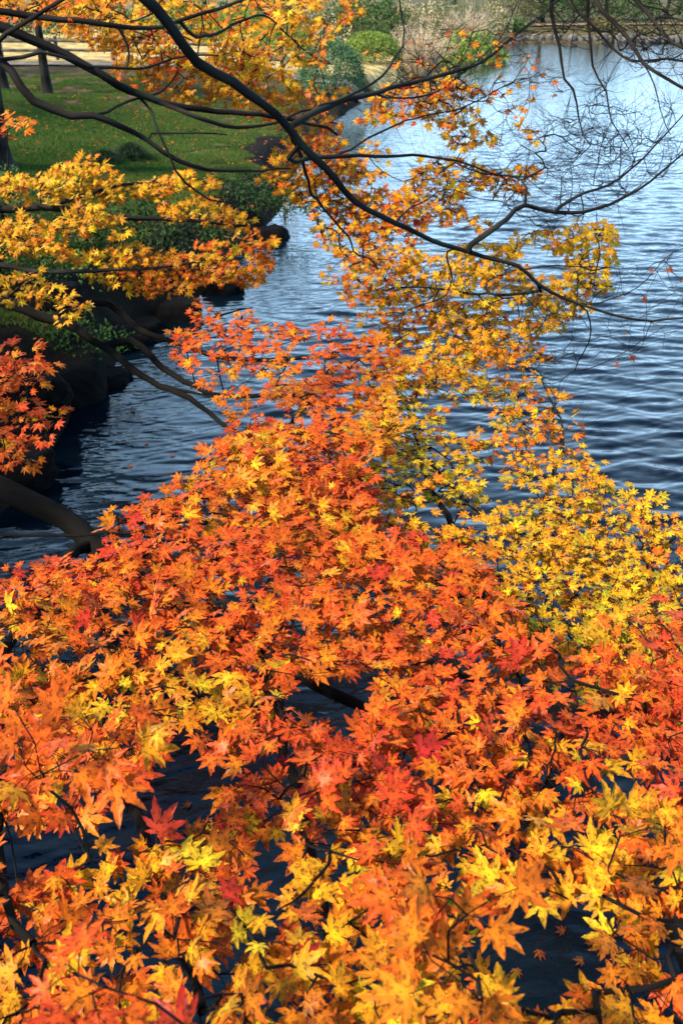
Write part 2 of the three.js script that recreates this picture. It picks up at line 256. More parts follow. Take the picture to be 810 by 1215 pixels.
// ---------------------------------------------------------------- trees: limbs laid out by hand, twigs grown to each leaf cluster
const trees = [];
const taken = new Map();                              // leaves make a mosaic: none grows on top of another
function crowded(p, r) {
  const c = 0.04, n = Math.ceil(r / c), x = Math.floor(p.x / c), y = Math.floor(p.y / c), z = Math.floor(p.z / c);
  for (let i = -n; i <= n; i++) for (let j = -n; j <= n; j++) for (let k = -n; k <= n; k++) { const l = taken.get(`${x + i},${y + j},${z + k}`); if (l) for (const q of l) if (q.distanceToSquared(p) < r * r) return true; }
  const key = `${x},${y},${z}`; if (!taken.has(key)) taken.set(key, []); taken.get(key).push(p); return false;
}
function growTree(o) {
  const base = o.base.clone(), root = thing('maple_tree', o.label, 'tree', base, o.group), nodes = [], T = { root, base, leaves: [] };
  if (o.name) root.name = numbered(o.name);
  const barkTone = o.tone || [1, 1, 1];
  for (const l of [o.trunk, ...o.limbs]) {
    const ctrl = l.pts.map((p) => p.isVector3 ? p.clone() : P(...p));
    if (l.from !== undefined) { let best = nodes[0], bd = 1e9; for (const n of nodes) { const d = n.p.distanceTo(ctrl[0]); if (d < bd) { bd = d; best = n; } } ctrl.unshift(best.p.clone()); }
    const curve = new THREE.CatmullRomCurve3(ctrl, false, 'centripetal'), len = curve.getLength(), n = Math.max(6, Math.ceil(len / 0.09)), pts = curve.getSpacedPoints(n), radii = [];
    let prev = null;
    for (let k = 0; k <= n; k++) {
      const t = k / n, r = mix(l.r0, l.r1, Math.pow(t, 0.8)) * (1 + 0.10 * (noise(k * 0.35 + l.r0 * 999, 3) - 0.5)) * (l.flare ? 1 + l.flare * Math.pow(1 - t, 6) : 1);
      if (k && k < n) { const j = (l === o.trunk ? 0.02 : Math.min(0.03, 0.010 + len * 0.004)); pts[k].x += j * (2 * (noise(k * 0.33, 11 + l.r0 * 500) - 0.5) + 0.9 * (noise(k * 0.9, 119 + l.r0 * 700) - 0.5)); pts[k].y += j * (2 * (noise(k * 0.33, 31 + l.r0 * 500) - 0.5) + 0.9 * (noise(k * 0.9, 319 + l.r0 * 700) - 0.5)); pts[k].z += j * (2 * (noise(k * 0.33, 51 + l.r0 * 500) - 0.5) + 0.9 * (noise(k * 0.9, 519 + l.r0 * 700) - 0.5)); }
      radii.push(r); nodes.push({ p: pts[k], r, dir: null, hand: true, no: l.noTwigs && t < l.noTwigs });
    }
    const s = new Soup(); tube(s, pts, radii, l.r0 > 0.012 ? 10 : 6, barkTone, base);
    part(l === o.trunk ? 'trunk' : 'branch', s.geo(), M.bark, root);
  }
  // clusters of leaves
  const clusters = [];
  for (const g of o.regions) {
    let tries = 0, made = 0;
    while (made < g.n && tries++ < g.n * 40) {
      const xs = g.poly.map((p) => p[0]), ys = g.poly.map((p) => p[1]), px = rr(Math.min(...xs), Math.max(...xs)), py = rr(Math.min(...ys), Math.max(...ys));
      if (!inPoly(px, py, g.poly)) continue;
      if (g.patch && noise(px / g.patch + 17 + g.n, py / g.patch * 1.3) < (g.hole ?? 0.42)) continue;
      const p = g.at(px, py);
      if (p.y < 0.25) continue;
      const [qx, qy] = proj(p);
      if (g.gaps && g.gaps.some((h) => inPoly(qx, qy, h))) continue;
      if (g.even !== false && clusters.some((c) => c.p.distanceToSquared(p) < (g.apart ?? 0.06) ** 2)) continue;
      clusters.push({ p, g, px, py }); made++;
    }
  }
  for (const c of clusters) { let bd = 1e9; for (const n of nodes) if (!n.no) bd = Math.min(bd, n.p.distanceToSquared(c.p)); c.d = bd; }
  clusters.sort((a, b) => a.d - b.d);
  const chains = [], origin = nodes[0].p;
  for (const c of clusters) {
    let best = null, bd = 1e9; const cr = c.p.distanceTo(o.origin || origin);
    for (const n of nodes) { if (n.no) continue; const d = n.p.distanceTo(c.p) + 0.5 * Math.max(0, n.p.distanceTo(o.origin || origin) - cr + 0.02) + (n.hand ? 0 : 0.02); if (d < bd) { bd = d; best = n; } }
    const L = best.p.distanceTo(c.p), k = Math.min(16, Math.max(2, Math.ceil(L / 0.07))), mid = best.p.clone().lerp(c.p, 0.5);
    if (best.dir) mid.addScaledVector(best.dir, L * 0.22);
    mid.y += L * rr(-0.10, 0.12); mid.x += L * gauss() * 0.08; mid.z += L * gauss() * 0.08;
    const chain = { pts: [best.p], nodes: [best], w: 1 }; let prevN = best;
    for (let i = 1; i <= k; i++) {
      const t = i / k, p = best.p.clone().multiplyScalar((1 - t) ** 2).addScaledVector(mid, 2 * t * (1 - t)).addScaledVector(c.p, t * t);
      if (i < k) { p.x += gauss() * 0.006; p.y += gauss() * 0.006; p.z += gauss() * 0.006; }
      const nn = { p, r: 0, dir: p.clone().sub(prevN.p).normalize(), up: prevN, w: 0 }; nodes.push(nn); chain.pts.push(p); chain.nodes.push(nn); prevN = nn;
    }
    for (let q = prevN; q && !q.hand; q = q.up) q.w = (q.w || 0) + 1;
    chains.push(chain); c.dir = prevN.dir; c.chain = chain;
  }
  const tw = new Soup(), tone = o.twigTone || [0.8, 0.75, 0.75], e0 = o.twig || 0.0012;
  for (const ch of chains) tube(tw, ch.pts, ch.nodes.map((n, i) => Math.min(0.0045, e0 * Math.pow(Math.max(1, i === 0 ? ch.nodes[1].w : n.w), 0.39))), 4, tone, base);
  // leaves
  for (const c of clusters) {
    const g = c.g, dist = c.p.distanceTo(camera.position), w = typeof g.col === 'function' ? g.col(c.px, c.py, c.p) : g.col, drift = 0.52 + 0.9 * (fbm(c.p.x * 2.6 + 7, c.p.z * 2.6 + c.p.y * 2, 2) - 0.5), tint = pickAt(w, clamp(drift + gauss() * 0.34, 0.01, 0.99));
    const n = Math.round(g.leaves * rr(0.6, 1.4)), face = g.face || o.face || V(-0.1, 0.88, 0.55), fl = V(c.dir.x, c.dir.y * 0.4, c.dir.z).normalize(), side = V(-fl.z, 0, fl.x);
    for (let k = 0; k < (g.bare ?? 0); k++) {           // bare side shoots
      const d = fl.clone().multiplyScalar(rr(0.3, 1)).addScaledVector(side, rr(-1, 1)).add(V(0, rr(-0.25, 0.55), 0)).normalize(), L = rr(0.06, 0.24), a = c.p, b = a.clone().addScaledVector(d, L * 0.5).add(V(gauss() * 0.01, gauss() * 0.012, gauss() * 0.01)), e = a.clone().addScaledVector(d, L).add(V(0, rr(0, 0.04), 0));
      tube(tw, [a, b, e], [e0 * 0.9, e0 * 0.7, e0 * 0.45], 4, tone, base);
    }
    for (let k = 0; k < n; k++) {
      const back = k === 0 ? 0 : rr(0, 1) * (g.spread ?? 0.12), idx = Math.max(0, c.chain.pts.length - 1 - Math.floor(back / 0.07)), node = c.chain.pts[idx];
      const sd = k === 0 ? rr(-0.3, 0.3) : (k % 2 ? 1 : -1) * rr(0.5, 1.5);
      const out = fl.clone().addScaledVector(side, sd).add(V(gauss() * 0.35, rr(-0.42, 0.12), gauss() * 0.35 + (g.toward ?? 0.12))).normalize();
      const size = (g.size ?? 0.04) * rr(0.52, 1.32), pl = size * rr(0.4, 1.1);
      const pos = node.clone().addScaledVector(out, pl).add(V(gauss() * 0.02, gauss() * 0.014, gauss() * 0.02));
      const up = face.clone().add(V(gauss() * 0.33, 0, gauss() * 0.33)).normalize();
      if (out.y < -0.55) out.y *= 0.6;
      if (g.gaps) { const [ax, ay] = proj(pos); if (rnd() < 0.93 && g.gaps.some((h) => inPoly(ax, ay, h))) continue; }
      if (crowded(pos.clone().addScaledVector(out, size * 0.35), size * (g.room ?? 0.62))) continue;
      T.leaves.push(makeLeaf(pos, out, size, rnd() < 0.6 ? tint : pickAt(w, clamp(drift + gauss() * 0.45, 0.01, 0.99)), up, dist));
      if (dist < 4.2) { const m = node.clone().lerp(pos, 0.5).add(V(0, 0.006, 0)); T.leaves[T.leaves.length - 1].stalk = [node, m, pos]; }
    }
  }
  T.tw = tw; trees.push(T); return T;
}
function finishLeaves() {
  // which leaves show largest: a rough depth picture of leaf discs seen from the viewpoint
  const W = 405, H = 608, zb = new Float32Array(W * H).fill(1e9), id = new Int32Array(W * H).fill(-1), all = trees.flatMap((t) => t.leaves);
  all.forEach((l, n) => {
    const [px, py, dz] = proj(l.pos.clone().add(V(0, l.size * 0.3, 0).applyQuaternion(l.q))); if (dz < 0.2) return;
    const x = px / 2, y = py / 2, r = Math.max(0.6, l.size * 0.55 * F / dz / 2);
    if (x < -r || y < -r || x > W + r || y > H + r) return;
    for (let j = Math.max(0, Math.ceil(y - r)); j <= Math.min(H - 1, y + r); j++) for (let i = Math.max(0, Math.ceil(x - r)); i <= Math.min(W - 1, x + r); i++) if ((i - x) ** 2 + (j - y) ** 2 < r * r && dz < zb[j * W + i]) { zb[j * W + i] = dz; id[j * W + i] = n; }
  });
  for (const n of id) if (n >= 0) all[n].seen++;
  for (const t of trees) {
    const order = t.leaves.filter((l) => l.seen > 3).sort((a, b) => b.seen - a.seen).slice(0, 300), own = new Set(order), s = new Soup(); s.base = t.base;
    for (const l of order) { const one = new Soup(); writeLeaf(one, l, true); const m = part('leaf', one.geo(), M.leaf, t.root); m.position.copy(l.pos).sub(t.base); m.quaternion.copy(l.q); if (l.stalk) { const q = l.q.clone().invert(), k = new Soup(); tube(k, l.stalk.map((p) => p.clone().sub(l.pos).applyQuaternion(q)), [0.0009, 0.0007, 0.0007], 3, [2.6, 0.9, 0.5], V(0, 0, 0)); part('stalk', k.geo(), M.bark, m); } }
    for (const l of t.leaves) if (!own.has(l)) { writeLeaf(s, l, false); if (l.stalk) tube(t.tw, l.stalk, [0.0009, 0.0007, 0.0007], 3, [2.6, 0.9, 0.5], t.base); }
    part('twigs', t.tw.geo(), M.bark, t.root, true);
    if (s.n) part('foliage', s.geo(), M.leaf, t.root, true);
    console.log(t.root.name, t.leaves.length, order.length, s.i.length / 3);
  }
}
const ground = (x, z) => V(x, height(x, z), z);
// canopy levels over the water, as a drop below the eye against horizontal distance
const upper = (h) => 0.92 + 0.25 * h - 0.02 * h * h;
function onCanopy(drop, thick, wob = 0.10) {
  return (px, py) => {
    const d = ray(px, py), hl = Math.hypot(d.x, d.z); let r = 2;
    for (let k = 0; k < 30; k++) { const h = r * hl; r = mix(r, drop(h) / -d.y, 0.6); }
    const p = d.clone().multiplyScalar(r), u = wob * 2 * (fbm(p.x * 1.6 + 5, p.z * 1.6, 3) - 0.5) * Math.min(1.4, 0.4 + r * 0.25), depth = Math.abs(gauss()) * thick * Math.min(1.5, r * 0.45);
    p.add(camera.position); p.y += u - depth; return p;
  };
}

// foreground: orange maple rooted on the near left bank
const gaps = [[[150, 905], [215, 890], [285, 905], [270, 950], [230, 985], [140, 1010], [20, 1040], [60, 985], [130, 960]], [[352, 805], [440, 790], [452, 830], [405, 868], [350, 845]], [[560, 1075], [640, 1060], [720, 1090], [715, 1160], [650, 1190], [580, 1160], [555, 1120]], [[610, 710], [690, 695], [700, 740], [640, 765]], [[290, 1000], [345, 985], [360, 1040], [320, 1090], [300, 1050]], [[0, 740], [30, 745], [20, 800], [0, 800]], [[690, 910], [760, 905], [765, 945], [715, 955]], [[0, 985], [60, 985], [40, 1055], [0, 1065]], [[70, 1150], [125, 1120], [150, 1150], [120, 1180]]];
const warmL = { orange: 5.5, amber: 5, flame: 2.4, gold: 2.8, yellow: 0.3, red: 0.6 }, warmLow = { orange: 4.5, amber: 5, flame: 1.6, gold: 3.6, yellow: 0.7, red: 0.7 }, redR = { flame: 4.2, orange: 4, red: 2.4, amber: 2.2, gold: 1.2, crimson: 0.3, yellow: 0.2 }, yel = { yellow: 3.6, gold: 4, lime: 3.4, amber: 1.6, orange: 0.5, rust: 0.3 };
const foreCol = (px, py) => {
  let w = py > 900 ? blend(warmL, warmLow, smooth(900, 1050, py)) : warmL;
  w = blend(w, redR, smooth(0.52, 0.72, fbm(px / 150 + 3, py / 130, 2)) * 0.8);
  w = blend(w, redR, smooth(520, 720, px) * smooth(740, 790, py) * (1 - smooth(930, 1010, py)) * 0.8);
  w = blend(w, { flame: 3, red: 2, orange: 4, amber: 1 }, Math.exp(-(((px - 240) / 90) ** 2 + ((py - 630) / 60) ** 2)) * 0.75);
  w = blend(w, { yellow: 1.2, gold: 4, amber: 3 }, smooth(0.56, 0.7, fbm(px / 90 + 31, py / 80, 2)) * 0.6);
  return w;
};
reseed(1001);
const polyL = [[-60, 690], [30, 662], [95, 648], [140, 640], [132, 600], [180, 582], [215, 560], [258, 540], [300, 520], [340, 560], [420, 620], [480, 640], [470, 900], [470, 1290], [-60, 1290]];
growTree({
  label: 'orange-red maple spreading over dark water on a thick dark limb from the rocky bank', base: ground(-2.45, -2.9), origin: P(-60, 560, 3.9),
  tone: [0.22, 0.22, 0.22], trunk: { pts: [ground(-2.45, -2.9).add(V(0, -0.15, 0)), V(-2.5, 1.1, -2.95), V(-2.42, 1.75, -3.0), P(-60, 545, 3.9)], r0: 0.13, r1: 0.075, flare: 0.5, noTwigs: 1 },
  limbs: [
    { pts: [P(-60, 545, 3.9), P(0, 577, 3.82), P(50, 606, 3.72), P(110, 646, 3.55), P(190, 700, 3.3), P(300, 770, 3.0), P(400, 820, 2.75), P(470, 850, 2.55)], r0: 0.052, r1: 0.014 },
    { pts: [P(190, 702, 3.3), P(260, 660, 3.4), P(330, 610, 3.7), P(380, 560, 4.1)], r0: 0.028, r1: 0.008, from: 0 },
    { pts: [P(120, 655, 3.5), P(120, 740, 3.0), P(140, 840, 2.45), P(160, 960, 2.0), P(200, 1100, 1.65), P(240, 1200, 1.4)], r0: 0.03, r1: 0.007, from: 0 },
    { pts: [P(300, 770, 3.0), P(330, 860, 2.4), P(360, 980, 1.95), P(390, 1120, 1.6)], r0: 0.022, r1: 0.006, from: 0 },
    { pts: [P(100, 645, 3.55), P(30, 740, 3.0), P(-20, 850, 2.3), P(0, 1000, 1.8), P(40, 1120, 1.5)], r0: 0.024, r1: 0.006, from: 0 },
    { pts: [P(-45, 632, 3.2), P(0, 632, 3.1), P(60, 634, 3.05), P(130, 632, 3.0), P(190, 640, 3.0)], r0: 0.008, r1: 0.004, from: 0 },
    { pts: [P(-30, 530, 3.75), P(10, 520, 3.7), P(50, 500, 3.65), P(75, 512, 3.6)], r0: 0.012, r1: 0.004, from: 0 },
  ],
  regions: [
    { poly: polyL, n: 760, at: onCanopy(upper, 0.04, 0.06), leaves: 8, col: foreCol, gaps, patch: 38, hole: 0.26, size: 0.045, apart: 0.05, spread: 0.18, room: 0.74 },
    { poly: polyL, n: 110, at: onCanopy((h) => upper(h) + 0.22, 0.12), leaves: 6, col: foreCol, gaps, size: 0.043, room: 0.85, patch: 70, hole: 0.5, apart: 0.06 },
    { poly: [[20, 840], [150, 830], [165, 900], [60, 940], [10, 900]], n: 7, at: (x, y) => P(x, y, rr(1.4, 1.55)), leaves: 6, gaps, col: { orange: 4, flame: 2, gold: 2 }, size: 0.046 },
    { poly: [[90, 1130], [190, 1120], [200, 1230], [80, 1230]], n: 3, at: (x, y) => P(x, y, rr(1.0, 1.08)), leaves: 5, col: { red: 3, flame: 3, orange: 3 }, size: 0.04 },
    { poly: [[-20, 425], [20, 408], [52, 412], [60, 455], [84, 500], [80, 520], [55, 552], [10, 556], [-20, 545]], n: 34, at: (x, y) => P(x, y, rr(3.45, 3.95)), leaves: 9, col: { orange: 4, flame: 3, amber: 2.5, gold: 0.8 }, size: 0.038, apart: 0.05 },
  ],
});
reseed(2002);
const polyR = [[410, 640], [470, 625], [540, 640], [585, 690], [640, 760], [720, 775], [760, 740], [870, 730], [870, 1290], [440, 1290], [440, 900]];
growTree({
  label: 'red and orange maple with dense low sprays above black water, beside the yellow-leaved maple', base: ground(2.75, -1.3), origin: V(2.1, 1.7, -1.5),
  trunk: { pts: [ground(2.75, -1.3).add(V(0, -0.15, 0)), V(2.6, 0.95, -1.35), V(2.3, 1.5, -1.5)], r0: 0.1, r1: 0.06, flare: 0.5, noTwigs: 1 },
  limbs: [
    { pts: [V(2.3, 1.5, -1.5), V(1.7, 1.72, -1.55), V(1.1, 1.8, -1.55), V(0.6, 1.82, -1.5), V(0.3, 1.86, -1.3)], r0: 0.045, r1: 0.008 },
    { pts: [V(2.2, 1.52, -1.5), V(1.7, 1.6, -1.75), V(1.1, 1.6, -1.9), V(0.5, 1.6, -2.0), V(0.2, 1.58, -2.2)], r0: 0.036, r1: 0.008, from: 0 },
    { pts: [V(1.7, 1.72, -1.55), V(1.2, 1.92, -1.1), V(0.7, 2.0, -0.85), V(0.35, 2.05, -0.75)], r0: 0.022, r1: 0.006, from: 0 },
  ],
  regions: [
    { poly: polyR, n: 640, at: onCanopy(upper, 0.04, 0.06), leaves: 8, col: foreCol, gaps, patch: 38, hole: 0.26, size: 0.045, apart: 0.05, spread: 0.18, room: 0.74 },
    { poly: polyR, n: 85, at: onCanopy((h) => upper(h) + 0.22, 0.12), leaves: 6, col: foreCol, gaps, size: 0.043, room: 0.85, patch: 70, hole: 0.5, apart: 0.06 },
    { poly: [[715, 930], [790, 930], [790, 1000], [720, 1000]], n: 5, at: (x, y) => P(x, y, rr(1.38, 1.5)), leaves: 5, col: { gold: 3, amber: 3, orange: 3 }, size: 0.0405 },
    { poly: [[500, 1060], [620, 1080], [600, 1190], [480, 1190]], n: 8, at: (x, y) => P(x, y, rr(1.05, 1.15)), leaves: 4, gaps, col: { gold: 3, amber: 3, orange: 3, flame: 2 }, size: 0.04 },
  ],
});
reseed(3003);
const low = (h) => 1.95 - 0.06 * Math.max(0, h - 2.9);
growTree({
  face: V(-0.15, 0.9, 0.45), label: 'yellow-green maple with thin low sprays hanging just above blue rippled water', base: ground(1.1, -1.0), origin: V(0.9, 1.1, -2.2),
  trunk: { pts: [ground(1.1, -1.0).add(V(0, -0.15, 0)), V(1.0, 0.95, -1.5), V(0.85, 0.95, -2.2), V(0.75, 1.0, -3.0)], r0: 0.06, r1: 0.012, flare: 0.4, noTwigs: 0.5 },
  limbs: [
    { pts: [V(0.75, 1.0, -3.0), V(0.95, 1.15, -3.8), V(1.2, 1.27, -4.6), P(640, 440, 5.4)], r0: 0.012, r1: 0.004 },
    { pts: [V(0.75, 1.0, -2.9), V(0.5, 1.2, -3.6), V(0.35, 1.33, -4.5), P(470, 440, 5.6)], r0: 0.02, r1: 0.005, from: 0 },
    { pts: [V(0.8, 1.0, -2.6), V(1.3, 1.15, -3.3), V(1.8, 1.3, -3.9)], r0: 0.008, r1: 0.005, from: 0 },
  ],
  regions: [
    { poly: [[415, 440], [470, 420], [540, 425], [620, 450], [660, 500], [700, 540], [740, 590], [800, 640], [860, 660], [860, 800], [650, 800], [560, 700], [470, 660], [410, 620], [400, 520]], n: 620, at: (x, y) => onCanopy(() => mix(1.66, 1.93, smooth(420, 640, x)), 0.05, 0.06)(x, y), leaves: 6, room: 0.75, col: yel, size: 0.034, patch: 34, hole: 0.42, apart: 0.055 },
    { poly: [[640, 540], [720, 565], [860, 610], [860, 790], [700, 780], [600, 700]], n: 120, at: onCanopy(low, 0.06, 0.07), leaves: 6, room: 0.75, col: yel, size: 0.036, patch: 40, hole: 0.42, apart: 0.055 },
    { poly: [[560, 640], [700, 640], [860, 690], [860, 830], [700, 830], [600, 740]], n: 120, at: onCanopy((h) => low(h) - 0.08, 0.06, 0.06), leaves: 8, col: { yellow: 5, lime: 3, gold: 3 }, size: 0.036, gaps, apart: 0.06 },
    { poly: [[560, 430], [660, 440], [730, 560], [830, 640], [830, 700], [690, 620], [600, 510]], n: 70, at: onCanopy(low, 0.08, 0.1), leaves: 3, bare: 2, col: { gold: 3, amber: 3, yellow: 2, rust: 2 }, size: 0.040, apart: 0.08 },
  ],
});
reseed(4004);
// the orange sprays further out, from the same bank, over the narrow of the inlet
growTree({
  face: V(-0.15, 0.9, 0.45), label: 'orange maple reaching across the inlet on slender dark limbs, between golden and yellow maples', base: ground(-3.5, -4.9), origin: P(60, 360, 6.2),
  tone: [0.25, 0.25, 0.25], trunk: { pts: [ground(-3.5, -4.9).add(V(0, -0.15, 0)), V(-3.45, 1.2, -5.0), V(-3.2, 1.75, -5.2), P(-40, 340, 6.5)], r0: 0.12, r1: 0.07, flare: 0.5, noTwigs: 1 },
  limbs: [
    { pts: [P(-40, 340, 6.5), P(20, 362, 6.3), P(80, 388, 6.1), P(125, 412, 5.9), P(165, 440, 5.7), P(205, 462, 5.5), P(236, 478, 5.3), P(262, 500, 5.1), P(330, 530, 4.7)], r0: 0.04, r1: 0.008, noTwigs: 0.6 },
    { pts: [P(125, 412, 5.9), P(150, 402, 5.9), P(185, 425, 5.7), P(225, 455, 5.5), P(262, 470, 5.3), P(330, 470, 5.1), P(400, 480, 4.9)], r0: 0.026, r1: 0.007, from: 0, noTwigs: 0.4 },
    { pts: [P(60, 378, 6.2), P(120, 360, 6.3), P(165, 390, 6.1), P(215, 410, 5.9), P(300, 425, 5.7), P(380, 420, 5.7), P(450, 410, 5.8)], r0: 0.028, r1: 0.006, from: 0, noTwigs: 0.4 },
    { pts: [P(205, 462, 5.5), P(262, 478, 5.3), P(268, 485, 5.2)], r0: 0.012, r1: 0.003, from: 0 },
    { pts: [P(215, 410, 5.9), P(250, 380, 6.1), P(300, 365, 6.2)], r0: 0.012, r1: 0.004, from: 0, noTwigs: 0.4 },
  ],
  regions: [
    { poly: [[212, 380], [240, 355], [280, 345], [300, 370], [350, 385], [400, 380], [450, 400], [490, 440], [500, 480], [460, 520], [420, 560], [370, 600], [330, 560], [285, 520], [265, 500], [285, 480], [240, 440], [208, 410]], n: 250, at: (x, y) => onCanopy((h) => Math.min(upper(h), 1.62), 0.04, 0.05)(x, y), leaves: 9, col: (x, y) => blend({ orange: 5, amber: 4, flame: 2.4, gold: 1.2, red: 0.5 }, { gold: 4, yellow: 2.5, amber: 3, orange: 2 }, smooth(360, 500, x)), size: 0.038, patch: 30, hole: 0.4, apart: 0.055 },
    { poly: [[270, 500], [330, 530], [380, 540], [420, 530], [440, 570], [430, 640], [380, 640], [330, 610], [280, 560]], n: 150, at: onCanopy((h) => upper(h) + 0.05, 0.04, 0.05), leaves: 9, col: (x, y) => blend({ flame: 3, orange: 5, amber: 3, red: 1.2 }, { gold: 4, yellow: 3, amber: 3, orange: 1 }, smooth(370, 480, x)), size: 0.039, patch: 34, hole: 0.36, apart: 0.055 },
  ],
});
reseed(5005);
// golden maple, left
growTree({
  face: V(-0.3, 0.7, 0.6), label: 'golden-yellow maple in sunlight over the left bank, layered sprays on near-horizontal branches', base: ground(-4.6, -5.6), origin: P(-60, 260, 6.8),
  trunk: { pts: [ground(-4.6, -5.6).add(V(0, -0.15, 0)), V(-4.5, 1.3, -5.8), V(-4.2, 1.9, -5.9), P(-80, 250, 6.9)], r0: 0.12, r1: 0.06, flare: 0.5, noTwigs: 1 },
  limbs: [
    { pts: [P(-80, 250, 6.9), P(0, 244, 6.6), P(60, 243, 6.5), P(110, 250, 6.4), P(160, 256, 6.4), P(220, 262, 6.4), P(290, 268, 6.5)], r0: 0.034, r1: 0.008 },
    { pts: [P(-60, 300, 6.4), P(0, 318, 6.1), P(60, 322, 5.9), P(130, 318, 5.9), P(200, 315, 5.9), P(270, 300, 6.1)], r0: 0.024, r1: 0.006, from: 0 },
    { pts: [P(60, 243, 6.5), P(120, 225, 6.6), P(180, 215, 6.8), P(250, 215, 7.0)], r0: 0.016, r1: 0.005, from: 0 },
  ],
  regions: [
    { poly: [[38, 212], [70, 195], [110, 190], [135, 200], [145, 218], [205, 205], [255, 210], [262, 222], [190, 228], [140, 236], [90, 245], [55, 240]], n: 150, at: (x, y) => P(x, y, 6.7 + gauss() * 0.2), leaves: 8, col: { yellow: 7, gold: 4, amber: 0.6 }, size: 0.040, apart: 0.05 },
    { poly: [[-20, 200], [20, 210], [35, 225], [25, 240], [-20, 235]], n: 22, at: (x, y) => P(x, y, 6.3 + gauss() * 0.2), leaves: 8, col: { yellow: 7, gold: 4, amber: 0.6 }, size: 0.040, apart: 0.05 },
    { poly: [[-20, 262], [30, 258], [60, 262], [110, 240], [150, 262], [150, 300], [200, 300], [195, 325], [150, 340], [110, 325], [60, 300], [0, 300]], n: 150, at: (x, y) => P(x, y, 6.1 + gauss() * 0.2), leaves: 8, col: { gold: 4, amber: 1.2, yellow: 6 }, size: 0.040, apart: 0.055, patch: 30, hole: 0.22 },
    { poly: [[-20, 325], [40, 325], [68, 340], [60, 355], [0, 358], [-20, 350]], n: 26, at: (x, y) => P(x, y, 5.7 + gauss() * 0.2), leaves: 8, col: { gold: 4, amber: 1.5, yellow: 5 }, size: 0.040, apart: 0.05 },
    { poly: [[70, 350], [105, 345], [100, 365], [85, 388], [65, 380], [72, 365]], n: 9, at: (x, y) => P(x, y, 5.5 + gauss() * 0.1), leaves: 6, col: { yellow: 5, gold: 4 }, size: 0.040, apart: 0.05 },
    { poly: [[140, 300], [200, 298], [260, 295], [300, 270], [320, 275], [325, 320], [300, 335], [250, 330], [200, 348], [150, 345], [125, 325]], n: 115, at: (x, y) => P(x, y, 6.1 + gauss() * 0.25), leaves: 8, col: { orange: 1.5, amber: 4, gold: 4, yellow: 2 }, size: 0.040, apart: 0.055 },
    { poly: [[190, 240], [250, 235], [280, 250], [300, 262], [285, 272], [225, 262], [190, 255]], n: 46, at: (x, y) => P(x, y, 6.5 + gauss() * 0.2), leaves: 8, col: { gold: 4, yellow: 6, amber: 1 }, size: 0.040, apart: 0.05 },
    { poly: [[-20, 130], [18, 132], [40, 148], [30, 156], [-20, 156]], n: 12, at: (x, y) => P(x, y, 6.0 + gauss() * 0.2), leaves: 8, col: { gold: 4, amber: 4, orange: 3 }, size: 0.040, apart: 0.05 },
  ],
});
reseed(6006);
